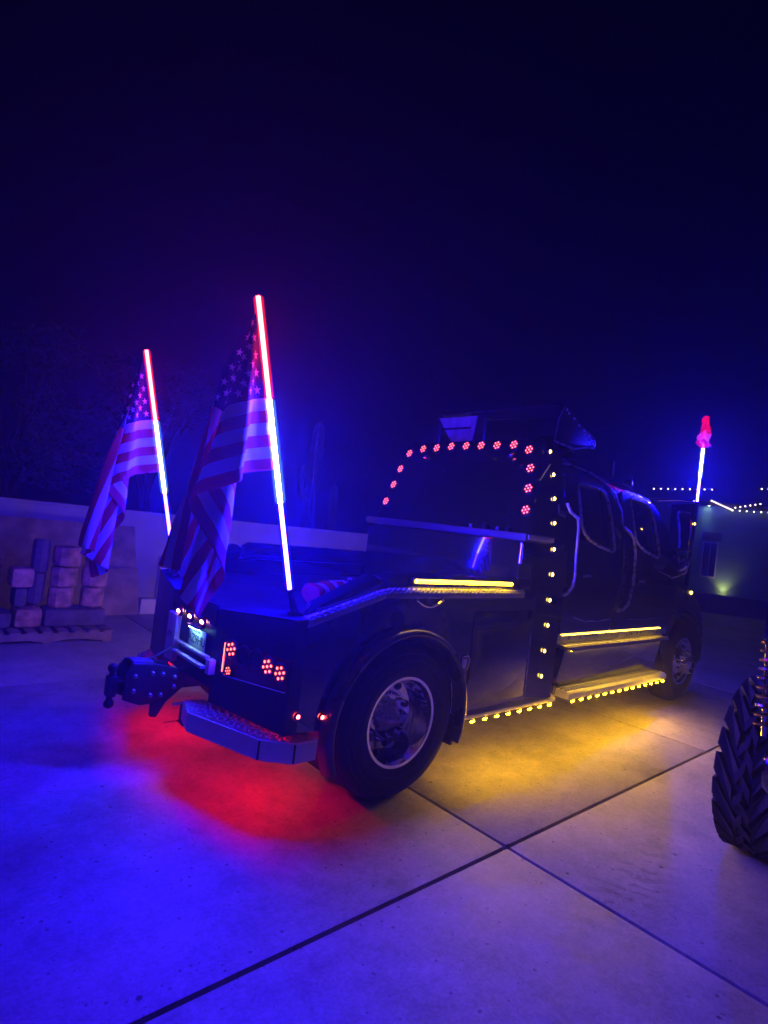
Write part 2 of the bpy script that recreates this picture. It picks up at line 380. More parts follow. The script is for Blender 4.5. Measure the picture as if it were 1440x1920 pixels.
# compartment door and seams, slightly proud
for mir in (0, 1):
    y0, y1 = (YS-.008, YS+.004) if not mir else (my(YS)-.004, my(YS)+.008)
    d = B().prism([(3.36, y0, .50), (4.09, y0, .50), (4.09, y0, 1.19), (3.36, y0, 1.19)], (0, y1-y0, 0)).build('compartment_door', 'paint', truck, bevel=.004)
    if not mir:
        B().box((4.094, YS-.012, .53), (4.104, YS-.002, 1.0)).build('door_edge_trim', 'alu', d)
        hb = B(); hb.tube([(3.28, 2.634, .87), (3.325, 2.628, .875), (3.345, 2.628, .84), (3.33, 2.628, .78), (3.28, 2.634, .765), (3.275, 2.634, .86)], .006, 6)
        hb.box((3.285, 2.632, .78), (3.325, 2.64, .85)); hb.build('paddle_latch', 'chrome', d, smooth=True)
# round filler cap and crescent pull on the side
B().lathe([(-.012, .001), (-.012, .055), (-.004, .062), (.01, .066)], (2.59, YS, 1.15), n=28).build('filler_cap', 'black_trim', truck, smooth=True)
B().tube([(2.73+.26*t, YS-.012, 1.275-.045*math.sin(math.pi*t)) for t in [i/10 for i in range(11)]], .008, 8).build('crescent_pull', 'chrome', truck, smooth=True)
B().box((3.86, 2.66, 1.445), (4.04, 2.665, 1.56)).build('latch_backing', 'black_trim', truck)
# --- tail pods (swept corners), centre tail panel, deck
tail = [(1.91, YS, 1.155), (1.83, 2.645, 1.150), (1.715, 3.25, 1.092), (1.705, 3.32, 1.088)]
tailL = [(x, my(y), z) for x, y, z in tail]
zb = .52
for name, pts in (('tail_pod', tail), ('tail_pod', tailL)):
    b = B()
    lo_ = [(x, y, zb) for x, y, z in pts]; b.add(list(pts)+lo_, [(i, i+1, i+5, i+4) for i in range(3)])
    inn = [(x+.03, y, z) for x, y, z in pts]
    b.build(name, 'pod', truck)
B().add([tail[3], tailL[3], (1.70, my(3.32), .60), (1.70, 3.32, .60)], [(0, 1, 2, 3)]).build('tail_panel', 'steel', truck)
deck_pts = tail+tailL[::-1]+[(2.46, my(YS), 1.16), (3.95, my(YS), 1.16), (3.95, YS, 1.16), (2.46, YS, 1.16)]
cpt = (2.7, YC, 1.15); n = len(deck_pts)
B().add(deck_pts+[cpt], [(i, (i+1) % n, n) for i in range(n)]).build('bed_deck', 'deck', truck)
# pod-top wear edge
B().tube([Vector(p)+Vector((0, 0, .004)) for p in tail], .006, 6).build('deck_edge_strip', 'paint', truck)
B().tube([Vector(p)+Vector((0, 0, .004)) for p in tailL], .006, 6).build('deck_edge_strip', 'paint', truck)
# floor frame below the bed so that no light leaks through
B().box((1.95, 2.98, .55), (4.2, my(2.98), .95)).build('chassis_frame', 'steel', truck)
B().box((4.2, 3.05, .45), (8.3, my(3.05), .9)).build('chassis_rail_block', 'steel', truck)
# --- side rails with diamond plate trim
def rail(mir):
    Y = my if mir else (lambda y: y)
    r = B().prism([(1.97, Y(2.68), 1.16), (2.44, Y(2.68), 1.30), (2.455, Y(2.68), 1.385), (2.40, Y(2.68), 1.415), (1.99, Y(2.68), 1.235)], (0, .12 if not mir else -.12, 0)).build('sloped_rail', 'paint', truck, bevel=.012)
    f = B().prism([(2.50, Y(2.68), 1.30), (3.92, Y(2.68), 1.30), (3.92, Y(2.68), 1.435), (2.56, Y(2.68), 1.435), (2.50, Y(2.68), 1.40)], (0, .12 if not mir else -.12, 0)).build('flat_rail', 'paint', truck, bevel=.012)
    t = B(); pts = [(1.90, 1.145), (2.47, 1.312), (3.95, 1.318)]
    y0 = Y(YS-.006); s = -1 if mir else 1
    for (xa, za), (xb, zb_) in zip(pts, pts[1:]):
        t.prism([(xa, y0, za-.028), (xb, y0, zb_-.028), (xb, y0, zb_+.024), (xa, y0, za+.024)], (0, .06*s, 0))
    trim = t.build('tread_trim', 'tread', truck, bevel=.004)
    q = B(); L = 0
    for (xa, za), (xb, zb_), n in ((pts[0], pts[1], 13), (pts[1], pts[2], 33)):
        for i in range(n):
            u = (i+.5)/n; x, z = xa+(xb-xa)*u, za+(zb_-za)*u
            q.obox((x, Y(YS-.009), z+.012), (.013, 0, .004), (0, .004, 0), (-.001, 0, .004))
            q.obox((x, Y(YS+.012), z+.027), (.013, 0, .004), (0, .012, 0), (0, 0, .004))
    q.build('tread_lugs', 'tread_lit', trim)['kind'] = 'stuff'
    if not mir:
        # second short tread strip on the slope
        B().prism([(1.99, 2.672, 1.185), (2.42, 2.672, 1.315), (2.42, 2.672, 1.345), (1.99, 2.672, 1.215)], (0, .008, 0)).build('slope_tread', 'tread', truck, bevel=.003)
    lb = B().box((2.70, Y(2.652) if not mir else Y(2.652)-.026, 1.375), (3.80, Y(2.652)+.026 if not mir else Y(2.652), 1.415)).build('light_bar_housing', 'black_trim', f, bevel=.004)
    B().tube([(2.72, Y(2.648), 1.395), (3.25, Y(2.648), 1.395), (3.78, Y(2.648), 1.395)], .0125, 8).build('amber_light_bar', 'e_amber_bar', lb, smooth=True)
rail(False); rail(True)
# --- tail lamp panel on the swept face of the right pod
def pod_pt(s, z, off=0):   # s metres along B->C
    a, c = Vector((1.83, 2.645, 0)), Vector((1.715, 3.25, 0)); d = (c-a).normalized(); nrm = Vector((-d.y, d.x, 0))
    if nrm.x > 0: nrm = -nrm
    p = a+d*s+nrm*off; return (p.x, p.y, z)
podd = (Vector((1.715, 3.25, 0))-Vector((1.83, 2.645, 0))).normalized(); podn = Vector((-podd.y, podd.x, 0))
if podn.x > 0: podn = -podn
podrot = Matrix(((-podd.x, 0, podn.x), (-podd.y, 0, podn.y), (0, 1, 0))).to_euler()
def lamp_face(name, parent, loc, rot, rad, lit, emis='e_red_led', nd=12):
    """round diode lamp: bezel, lens, cluster; local z is the lamp's facing direction"""
    key = (rad, lit, emis)
    if key not in LAMPS:
        h = B(); h.lathe([(0, rad*1.14), (.012, rad*1.12), (.016, rad*1.02), (.010, rad)], (0, 0, 0), 'z', 24)
        house = h.build('lamp_bezel', 'black_trim', None, smooth=True)
        l = B(); l.lathe([(.009, .0005), (.010, rad*.5), (.007, rad)], (0, 0, 0), 'z', 24); l.build('lens', 'redlens' if lit else 'lens_off', house, smooth=True)
        if lit:
            d = B(); q = [(0, 0)]+[(rad*.62*math.cos(a), rad*.62*math.sin(a)) for a in [i*math.pi/3+.3 for i in range(6)]]
            for x, y in q:
                rr = rad*.17; d.add([(x+rr*math.cos(k*math.pi/3), y+rr*math.sin(k*math.pi/3), .0135) for k in range(6)], [tuple(range(6))])
            d.build('diode_cluster', emis, house)
        house.name = name; house.parent = parent; house.location = Vector(loc)-parent_loc(parent); house.rotation_euler = rot
        LAMPS[key] = house; return house
    return inst_tree(LAMPS[key], name, parent, loc, rot)
LAMPS = {}
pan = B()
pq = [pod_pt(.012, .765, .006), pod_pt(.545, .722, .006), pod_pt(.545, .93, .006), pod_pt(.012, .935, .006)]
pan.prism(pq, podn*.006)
lamp_panel = pan.build('tail_lamp_panel', 'glow_panel', truck, bevel=.003)
for s_, z, lit in ((.062, .856, True), (.168, .867, True), (.275, .882, False), (.384, .877, False), (.496, .890, True)):
    lamp_face('tail_lamp', lamp_panel, pod_pt(s_, z, .012), podrot, .052, lit)
fr = B(); fr.tube([pod_pt(.55, .925, .012), pod_pt(.55, .722, .012), pod_pt(.012, .762, .012)], .008, 6); fr.build('panel_frame_bar', 'chrome', lamp_panel)
B().prism([pod_pt(.556, .74, .020), pod_pt(.562, .74, .020), pod_pt(.562, .915, .020), pod_pt(.556, .915, .020)], podn*.003).build('panel_edge_glow', 'e_red_led', lamp_panel)  # glowing strip added for lamp light reflected at the panel edge
lamp_face('reverse_lamp', lamp_panel, pod_pt(.50, .760, .012), podrot, .03, True)
# red side markers
for p, nr in (((1.90, YS-.003, .625), Vector((0, -1, 0))), ((2.07, YS-.003, .600), Vector((0, -1, 0)))):
    m_ = B().lathe([(0, .022), (.008, .02), (.012, .012)], p, 'z', 14).build('side_marker_base', 'redlens', truck, smooth=True, at=p)
    m_.rotation_euler = nr.to_track_quat('Z', 'Y').to_euler()
    e = B().lathe([(.013, .0004), (.0135, .011), (.008, .013)], p, 'z', 12).build('side_marker', 'e_red_mark', m_, smooth=True, at=p)
# --- licence plate, id lamps, rear rails
XP = 1.688
B().box((XP-.002, 3.32, .985), (XP+.02, my(3.32), 1.11)).build('id_lamp_board', 'paint', truck)
for y in (3.83, 3.645, 3.46):
    h = B().lathe([(0, .036), (.012, .034), (.018, .022)], (XP-.004, y, .982), 'x', 16, sgn=-1).build('id_lamp', 'redlens', truck, smooth=True)
    q = B()
    for dy in (-.014, .014): q.lathe([(.019, .0004), (.0195, .010), (.012, .013)], (XP-.004, y+dy, .984), 'x', 10, sgn=-1)
    q.build('id_diode', 'e_id', h)
pl = B().box((XP-.010, 3.405, .795), (XP-.004, 3.645, .925)).build('license_plate', 'plate', truck, bevel=.002)
def text(body, size, loc, rot, m, parent, depth=.001):
    c = bpy.data.curves.new('lettering', 'FONT'); c.body = body; c.size = size; c.align_x = 'CENTER'; c.align_y = 'CENTER'; c.extrude = depth
    o = bpy.data.objects.new('lettering_tmp', c); COL.objects.link(o); bpy.context.view_layer.update()
    me = bpy.data.meshes.new_from_object(o.evaluated_get(bpy.context.evaluated_depsgraph_get())); bpy.data.objects.remove(o)
    me.materials.append(M[m]); q = bpy.data.objects.new('plate_lettering', me); COL.objects.link(q); q.parent = parent
    q.location = Vector(loc)-parent_loc(parent); q.rotation_euler = rot; return q
rear_rot = Matrix(((0, 0, -1), (-1, 0, 0), (0, 1, 0))).to_euler()
text('AZ9HU', .078, (XP-.011, 3.525, .856), rear_rot, 'ink', pl)
text('ARIZONA', .022, (XP-.011, 3.525, .908), rear_rot, 'ink', pl)
B().box((XP-.055, 3.45, .940), (XP, 3.60, .952)).build('plate_lamp_hood', 'black_trim', pl)
B().box((XP-.050, 3.47, .934), (XP-.030, 3.58, .939)).build('plate_lamp', 'e_plate', pl)
for z, x in ((.79, 1.665), (.735, 1.640)):
    B().box((x-.012, 3.32, z-.010), (x+.02, 3.80, z+.010)).build('tail_rail', 'whitealu', truck, bevel=.003)
B().box((1.655, 3.265, .70), (1.70, 3.318, .79)).build('rail_bracket', 'whitealu', truck, bevel=.006)
B().box((1.66, 3.83, .64), (1.70, 3.97, .96)).build('socket_panel', 'whitealu', truck, bevel=.006)
# --- hitch
HY = 3.58
hitch = B()
hitch.prism([(1.28, HY, .655), (1.325, HY, .712), (1.46, HY, .698), (1.59, HY, .665), (1.645, HY, .61), (1.645, HY, .53), (1.55, HY, .45), (1.385, HY, .45), (1.285, HY, .49)], (0, .035, 0))
hitch.prism([(1.28, HY+.14, .655), (1.325, HY+.14, .712), (1.46, HY+.14, .698), (1.59, HY+.14, .665), (1.645, HY+.14, .61), (1.645, HY+.14, .53), (1.55, HY+.14, .45), (1.385, HY+.14, .45), (1.285, HY+.14, .49)], (0, .035, 0))
hitch.box((1.62, HY+.035, .52), (1.98, HY+.14, .63))
hp = hitch.build('hitch_plate', 'steel', truck, bevel=.008)
bs = None
for x, z in ((1.335, .635), (1.335, .545), (1.44, .645), (1.505, .635), (1.44, .51), (1.505, .505), (1.585, .61), (1.585, .55)):
    if bs is None: bs = B().lathe([(.002, .016), (.016, .015), (.022, .009), (.022, .0005)], (x, HY, z), 'y', 8, sgn=-1).build('bolt', 'bolt', hp, smooth=True, at=(x, HY, z))
    else: inst(bs, 'bolt', hp, (x, HY, z))
B().prism([(1.33, HY+.036, .70), (1.46, HY+.036, .688), (1.46, HY+.036, .708), (1.33, HY+.036, .72)], (0, .10, 0)).build('hitch_cap', 'bolt', hp, bevel=.003)
B().box((1.23, HY+.045, .53), (1.30, HY+.13, .595)).build('ball_arm', 'steel', hp, bevel=.006)
B().box((1.205, HY+.05, .50), (1.258, HY+.125, .625)).build('ball_shank', 'steel', hp, bevel=.01)
def ball(z, s): return B().lathe([(0, .018), (.022*s, .018), (.03*s, .025), (.045*s, .031), (.062*s, .028), (.073*s, .015), (.075*s, .0005)], (1.232, HY+.088, z), 'z', 20)
ball(.625, 1).build('tow_ball', 'steel', hp, smooth=True); ball(.50, -1).build('tow_ball', 'steel', hp, smooth=True)
B().prism([(1.46, 3.58, .37), (1.50, 3.58, .36), (1.56, 3.58, .47), (1.46, 3.58, .47)], (0, .03, 0)).build('chain_bracket', 'steel', hp, bevel=.006)
B().box((1.62, 3.44, .33), (1.78, 3.52, .46)).build('receiver_tube', 'steel', hp, bevel=.006)
B().box((1.55, 3.47, .465), (1.66, 3.475, .48)).build('hitch_pin', 'chrome', hp)
B().box((1.52, 3.50, .345), (1.62, 3.505, .355)).build('hitch_pin', 'chrome', hp)
B().tube([(1.44, 3.68, .70), (1.52, 3.70, .73), (1.60, 3.70, .77), (1.68, 3.72, .76)], .009, 8).build('trailer_cable', 'wire', hp, smooth=True)
for k in range(3): B().box((1.655, 3.87+k*.026, .80), (1.662, 3.887+k*.026, .835)).build('socket_pin', 'chrome', truck)
# --- swept step bumpers with tread plate top
def bumper(mir):
    Y = my if mir else (lambda y: y)
    P_ = [(2.02, 2.576), (1.868, 2.576), (1.722, 2.706), (1.545, 3.24), (1.60, 3.44), (1.73, 3.42), (1.87, 2.80), (2.02, 2.70)]
    b = B().prism([(x, Y(y), .385) for x, y in P_], (0, 0, .113)).build('step_bumper', 'whitealu', truck, bevel=.004)
    t = B().prism([(x+(.008 if i < 4 else -.004), Y(y+(.006 if i < 3 else 0)), .4985) for i, (x, y) in enumerate(P_)], (0, 0, .003)).build('bumper_tread', 'tread', b)
    q = B(); random.seed(5)
    for i in range(24):
        for j in range(4):
            u = (i+.5)/24; wv = (j+.4+(.5 if i % 2 else 0))/4.3
            outer = [Vector((2.01, 2.586)), Vector((1.872, 2.586)), Vector((1.73, 2.712)), Vector((1.556, 3.24)), Vector((1.612, 3.42))]
            inner = [Vector((2.01, 2.69)), Vector((1.89, 2.76)), Vector((1.85, 2.86)), Vector((1.735, 3.36)), Vector((1.73, 3.41))]
            def along(pl_, u):
                L = [(pl_[k+1]-pl_[k]).length for k in range(len(pl_)-1)]; s = u*sum(L)
                for k, l in enumerate(L):
                    if s <= l: return pl_[k].lerp(pl_[k+1], s/l)
                    s -= l
                return pl_[-1]
            p = along(outer, u).lerp(along(inner, u), wv)
            a = R(45 if (i+j) % 2 else -45)
            q.obox((p.x, Y(p.y), .5025), (.014*math.cos(a), .014*math.sin(a), 0), (-.0055*math.sin(a), .0055*math.cos(a), 0), (0, 0, .004))
    q.build('tread_lugs', 'tread_lit', b)['kind'] = 'stuff'
    # plate joints
    for x, y, nx, ny in ((1.868, 2.576, 0, -1), (1.722, 2.706, -.4, -.9)):
        B().box((x-.004, Y(y)-.004, .39), (x+.004, Y(y)+.004, .495)).build('plate_joint', 'black_trim', b)
bumper(False); bumper(True)
# --- red underglow under the tail
for y0, y1 in ((2.76, 3.25), (my(3.25), my(2.76))):
    h = B().box((1.93, y0, .528), (1.97, y1, .545)).build('underglow_housing', 'black_trim', truck)
    B().add([(1.935, y0+.01, .526), (1.965, y0+.01, .526), (1.965, y1-.01, .526), (1.935, y1-.01, .526)], [(0, 1, 2, 3)]).build('red_underglow', 'e_red_under', h)
# --- wheels
def tyre_prof(W, Rr, Rm): return [(.0, Rm), (-.012, Rm+.02), (-.016, Rm+.08), (-.008, Rr-.06), (.012, Rr-.025), (.035, Rr-.006), (.06, Rr), (W-.06, Rr), (W-.035, Rr-.006), (W-.012, Rr-.025), (W+.008, Rr-.06), (W+.012, Rm+.06), (W, Rm)]
def road_wheel(x, y, W, dish, sgn, front):
    Rr, Rm = .50, .285
    t = B().lathe(tyre_prof(W, Rr, Rm), (x, y, Rr), 'y', 64, sgn=sgn).build('wheel', 'rubber', truck, smooth=True)
    tb = B()
    for k in range(4):
        o = .07+(W-.14)*k/3; tb.lathe([(o-.008, Rr+.0005), (o-.006, Rr+.006), (o+.018, Rr+.006), (o+.02, Rr+.0005)], (x, y, Rr), 'y', 64, sgn=sgn)
    tb.build('tread_rib', 'rubber', t, smooth=True)
    for rr in (.345, .40, .445): B().lathe([(-.0155, rr-.004), (-.0195, rr), (-.0155, rr+.004)], (x, y, Rr), 'y', 56, sgn=sgn).build('sidewall_ring', 'rubber2', t, smooth=True)
    if front: prof = [(.008, Rm+.008), (-.006, Rm+.004), (-.004, Rm-.02), (.03, Rm-.035), (.045, .20), (.02, .15), (-.02, .12), (-.03, .10), (-.03, .02), (-.03, .0005)]
    else: prof = [(.008, Rm+.010), (-.008, Rm+.006), (-.006, Rm-.012), (.03, Rm-.026), (.13, Rm-.034), (.165, Rm-.055), (.18, .19), (.165, .135), (.15, .10)]
    rim = B().lathe(prof, (x, y, Rr), 'y', 56, sgn=sgn).build('rim', 'chrome', t, smooth=True)
    if sgn < 0: return t
    nh = 8 if not front else 10; rh, oh = (.205, .168) if not front else (.205, .03)
    for k in range(nh):
        a = 2*math.pi*k/nh+.2; c = Vector((x+rh*math.cos(a), y+oh-.003, Rr+rh*math.sin(a)))
        B().lathe([(-.001, .0005), (-.001, .022), (.006, .027)], c, 'y', 12).build('hand_hole', 'black_trim', rim, smooth=True)
    lug = None
    for k in range(10):
        a = 2*math.pi*k/10; r = .145 if not front else .13; p = (x+r*math.cos(a), y+(.160 if not front else -.01), Rr+r*math.sin(a))
        if lug is None: lug = B().lathe([(0, .015), (-.03, .014), (-.075, .003)] if not front else [(0, .018), (-.04, .018), (-.05, .012), (-.11, .004)], p, 'y', 8).build('lug_nut', 'chrome', rim, smooth=True, at=p)
        else: inst(lug, 'lug_nut', rim, p)
    if not front:
        B().lathe([(.16, .11), (.14, .105), (.12, .09), (.03, .03), (.0, .001)], (x, y, Rr), 'y', 24).build('hub_cone', 'frame', rim, smooth=True)
    else:
        B().lathe([(-.03, .10), (-.06, .095), (-.10, .07), (-.115, .001)], (x, y, Rr), 'y', 24).build('hub_cap', 'chrome', rim, smooth=True)
    return t
WX = 2.68
road_wheel(WX, 2.59, .26, True, 1, False)
road_wheel(WX, 2.89, .24, True, 1, False).data.materials
road_wheel(WX, my(2.59), .26, True, -1, False)
road_wheel(7.64, 2.755, .27, False, 1, True); road_wheel(7.64, my(2.755), .27, False, -1, True)
B().tube([(WX, 2.75, .5), (WX, my(2.75), .5)], .07, 14).build('rear_axle', 'steel', truck, smooth=True)
# --- rear flares
def flare(mir):
    Y = my if mir else (lambda y: y); cx, cz = 2.70, .50; b = B(); vs = []
    prof = [(.545, 2.66), (.550, 2.58), (.556, 2.556), (.566, 2.550), (.580, 2.553), (.592, 2.566), (.600, 2.60), (.606, 2.645)]
    angs = [-22+i*(204+22)/48 for i in range(49)]
    m = len(prof)
    for a in angs:
        sx = 1.04 if a > 90 else 1.0
        for r, y in prof: vs.append((cx+sx*r*math.cos(R(a)), Y(y), cz+r*math.sin(R(a))))
    b.add(vs, [(i*m+j, i*m+j+1, (i+1)*m+j+1, (i+1)*m+j) for i in range(48) for j in range(m-1)])
    f = b.build('fender_flare', 'flare', truck, smooth=True, edges=70)
    B().lathe([(.02, .54), (.42, .54)], (cx, Y(2.64) if not mir else Y(2.64), cz), 'y', 40, sgn=-1 if mir else 1, a0=R(-15), a1=R(195)).build('wheel_well', 'black_trim', truck, smooth=True)
    B().box((3.20, min(Y(2.60), Y(2.86)), .26), (3.225, max(Y(2.60), Y(2.86)), .47)).build('mud_flap_bracket', 'steel', truck, bevel=.004)
    if not mir:
        q = B()
        for i in range(9): q.obox((3.262+.004*i*0, 2.60, .58-.026*i), (.004, 0, 0), (0, .004, 0), (0, 0, .005))
        q.build('rivet_row', 'chrome', f)
flare(False); flare(True)
# --- sill running board and amber dots
def amber_dots(par, x0, x1, n, y, z, sgn):
    src = None
    for i in range(n):
        x = x0+(x1-x0)*i/(n-1); p = (x, y, z)
        if src is None:
            src = B().lathe([(0, .022), (.006, .021), (.008, .018)], p, 'z', 14, sgn=-1).build('amber_lamp', 'black_trim', par, smooth=True, at=p)
            src.rotation_euler = (R(-38)*sgn, 0, 0)
            B().lathe([(.008, .017), (.017, .012), (.020, .0005)], p, 'z', 12, sgn=-1).build('diode_lens', 'e_amber', src, smooth=True, at=p)
        else: inst_tree(src, 'amber_lamp', par, p, (R(-38)*sgn, 0, 0))
for mir in (0, 1):
    Y = my if mir else (lambda y: y); s = -1 if mir else 1
    sill = B().prism([(3.27, Y(2.60), .415), (3.27, Y(2.60), .445), (3.27, Y(2.655), .475), (3.27, Y(2.80), .475), (3.27, Y(2.80), .415)], (1.26, 0, 0)).build('sill_board', 'whitealu', truck, bevel=.004)
    amber_dots(sill, 3.29, 4.46, 9, Y(2.615), .400, s)
    # upper step, tank box, lower step
    st = B().box((4.62, min(Y(2.575), Y(2.74)), .845), (6.72, max(Y(2.575), Y(2.74)), .875)).build('upper_step', 'tread', truck, bevel=.006)
    q = B()
    for i in range(38):
        for j in range(2): q.obox((4.66+i*.055, Y(2.60+.06*j), .877), (.018, .006*(1 if i % 2 else -1), 0), (-.002, .008, 0), (0, 0, .004))
    q.build('tread_lugs', 'tread_lit', st)['kind'] = 'stuff'
    B().prism([(4.66, Y(2.635), .84), (4.66, Y(2.78), .84), (4.66, Y(2.90), .42), (4.66, Y(2.71), .42), (4.66, Y(2.70), .50)], (2.02, 0, 0)).build('tank_box', 'paint', truck, bevel=.006)
    ls = B().prism([(4.70, Y(2.575), .41), (4.70, Y(2.575), .455), (4.70, Y(2.60), .475), (4.70, Y(2.73), .475), (4.70, Y(2.73), .41)], (2.06, 0, 0)).build('lower_step', 'whitealu', truck, bevel=.004)
    for yy in (2.625, 2.67):
        q = B()
        for i in range(46): q.obox((4.74+i*.0435, Y(yy), .482), (.014, 0, 0), (0, .012, 0), (0, 0, .008))
        q.build('grip_strip', 'tread_lit', ls)['kind'] = 'stuff'
    amber_dots(ls, 4.80, 6.70, 14, Y(2.592), .397, s)
    h = B().box((4.70, min(Y(2.590), Y(2.62)), .834), (6.66, max(Y(2.590), Y(2.62)), .8445)).build('step_light_housing', 'black_trim', st)
    B().box((4.72, min(Y(2.605), Y(2.615)), .829), (6.64, max(Y(2.605), Y(2.615)), .8335)).build('step_light', 'e_amber_under', h)
    rp = B().box((4.60, min(Y(2.688), Y(2.72)), .88), (6.90, max(Y(2.688), Y(2.72)), .957)).build('rocker_panel', 'alu', truck, bevel=.006)
    B().box((4.66, min(Y(2.674), Y(2.682)), .952), (6.7, max(Y(2.674), Y(2.682)), .960)).build('step_light', 'e_amber_step', rp)
# --- cross-bed toolbox
tb = B().box((3.93, 2.685, 1.17), (4.28, 4.60, 1.735)).build('bed_toolbox', 'paint', truck, bevel=.008)
B().box((3.905, 2.655, 1.738), (4.30, 4.63, 1.80)).build('toolbox_lid', 'lid', tb, bevel=.008)
B().box((3.93, 2.645, 1.752), (4.30, 2.653, 1.792)).build('lid_end_cap', 'whitealu', tb, bevel=.002)
B().tube([(3.925, 2.70, 1.72), (3.922, 2.70, 1.30)], .006, 6).build('corner_bead', 'chrome', tb)
lt = B().box((3.965, 2.672, 1.45), (4.035, 2.684, 1.56)).build('toolbox_latch', 'chrome', tb, bevel=.004)
B().box((3.98, 2.664, 1.47), (4.02, 2.672, 1.54)).build('latch_paddle', 'black_trim', lt, bevel=.002)
# --- lamp rack behind the rear window
def rack_map(y, z): return (4.08+(z-1.8)*.27, y, z)
outl = [(2.74, 1.80), (4.66, 1.80), (4.60, 2.30), (4.575, 2.52), (4.50, 2.615), (3.65, 2.645), (2.92, 2.625), (2.86, 2.55), (2.80, 2.25)]
hole = [(2.96, 1.86), (4.44, 1.86), (4.37, 2.42), (4.30, 2.48), (3.15, 2.49), (3.08, 2.43)]
rk = sheet(outl, [hole[::-1]], rack_map, (.05, 0, 0), [1.95, 2.1, 2.25, 2.4, 2.55], 'lamp_rack', 'paint', truck, smooth=False)
sheet([(2.9, 1.83), (4.5, 1.83), (4.42, 2.52), (3.02, 2.52)], [], lambda y, z: (rack_map(y, z)[0]+.06, y, z), (.01, 0, 0), [], 'rear_window', 'glass', rk, smooth=False)
rn = Vector((-1, 0, .27)).normalized()
rrot = rn.to_track_quat('Z', 'Y').to_euler()
RED = [(2.972, 2.535), (2.905, 2.365), (2.868, 2.185), (2.835, 1.997), (3.148, 2.585), (3.335, 2.583), (3.522, 2.585), (3.707, 2.585), (3.90, 2.583), (4.092, 2.57), (4.282, 2.562), (4.468, 2.515), (4.528, 2.340), (4.555, 2.165), (4.590, 1.978)]
for y, z in RED:
    p = Vector(rack_map(y, z))+rn*.002; lamp_face('rack_lamp', rk, p, rrot, .048, True)
for y in (3.08, 4.12):
    p = (4.17, y, 2.452)
    B().lathe([(0, .0005), (-.01, .03), (.02, .04), (.04, .03)], p, 'x', 16).build('work_lamp', 'chrome', rk, smooth=True)
# small items on the shelf under the rear window
for y, h_, c in ((3.35, .05, 'chrome'), (3.2, .06, 'black_trim'), (3.05, .045, 'chrome'), (2.95, .05, 'black_trim')):
    B().lathe([(0, .02), (h_*.7, .022), (h_, .008), (h_, .0005)], (4.06, y, 1.80), 'z', 12).build('cleat', c, tb, smooth=True)
# --- fairing with the amber marker column
AMB = [(.644, 2.628), (.854, 2.625), (1.068, 2.623), (1.276, 2.63), (1.49, 2.632), (1.70, 2.645), (1.917, 2.668), (2.123, 2.695), (2.326, 2.731), (2.524, 2.788)]
def fair(mir):
    Y = my if mir else (lambda y: y)
    zs = [.46, .644, .854, 1.068, 1.276, 1.49, 1.70, 1.917, 2.123, 2.326, 2.45, 2.524, 2.60, 2.64]
    vs = []
    tab = AMB+[(2.60, 2.825), (2.64, 2.86)]
    for z in zs:
        y = lerp_tab(tab, z); i_x = 4.135 if z < 1.8 else 4.10+(z-1.8)*.27
        vs += [(i_x+.03, Y(y+.40), z), (i_x, Y(y+(.085 if z > 1.8 else .03)), z), (4.30, Y(y+.004), z), (4.445, Y(y-.028), z), (4.46, Y(y-.02), z), (4.47, Y(y+.05), z)]
    k = len(zs)
    b = B().add(vs, [(i*6+j, i*6+j+1, (i+1)*6+j+1, (i+1)*6+j) for i in range(k-1) for j in range(5)])
    f = b.build('cab_fairing', 'paint', truck, smooth=True, edges=40)
    nv = Vector((-.25, -1 if not mir else 1, 0)).normalized(); src = None
    for z, y in AMB:
        p = (4.30, Y(y)-(.002 if not mir else -.002), z); rot = nv.to_track_quat('Z', 'Y').to_euler()
        if src is None:
            src = B().lathe([(0, .026), (.006, .025), (.009, .017)], (0, 0, 0), 'z', 16).build('amber_marker', 'black_trim', None, smooth=True)
            src.scale = (.75, 1, 1)
            B().lathe([(.009, .0155), (.016, .012), (.019, .0005)], (0, 0, 0), 'z', 14).build('marker_lens', 'e_amber_side', src, smooth=True)
            src.parent = f; src.location = Vector(p)-parent_loc(f); src.rotation_euler = rot
        else: inst_tree(src, 'amber_marker', f, p, rot)
fair(False); fair(True)
# --- cab shell
SEC = [(.90, 2.70), (1.0, 2.675), (1.2, 2.655), (1.45, 2.650), (1.7, 2.655), (1.9, 2.668), (2.05, 2.688), (2.2, 2.718), (2.32, 2.752), (2.42, 2.792), (2.50, 2.842), (2.555, 2.90), (2.60, 2.98), (2.635, 3.12), (2.655, 3.35), (2.66, 3.65)]
def drop(x, z): return .078*max(0, x-4.5)*min(1, max(0, (z-1.75)/.8))
def cabx(t, z): xf = 6.98 if z < 1.72 else 6.98-(z-1.72)*.72; return 4.475+t*(xf-4.475)
def cab_y(z): return lerp_tab(SEC, z)
b = B(); NT = 16; k = len(SEC)
for t in range(NT+1):
    for z, y in SEC: x = cabx(t/NT, z); b.v.append((x, y, z-drop(x, z)))
    for z, y in SEC[-2::-1]: x = cabx(t/NT, z); b.v.append((x, my(y), z-drop(x, z)))
mS = 2*k-1
b.f = [(i*mS+j, i*mS+j+1, (i+1)*mS+j+1, (i+1)*mS+j) for i in range(NT) for j in range(mS-1)]
b.f += [tuple(range(mS)), tuple(NT*mS+j for j in range(mS))[::-1]]
cab = b.build('cab_shell', 'cab_paint', truck, smooth=True, edges=30)
def side_map(off, mir=False):
    def f(x, z):
        # invert the roof drop approximately
        y = cab_y(z+drop(x, z))-off
        return (x, my(y) if mir else y, z)
    return f
ZC = [1.1, 1.3, 1.5, 1.7, 1.8, 1.9, 2.0, 2.1, 2.2, 2.28, 2.34, 2.4]
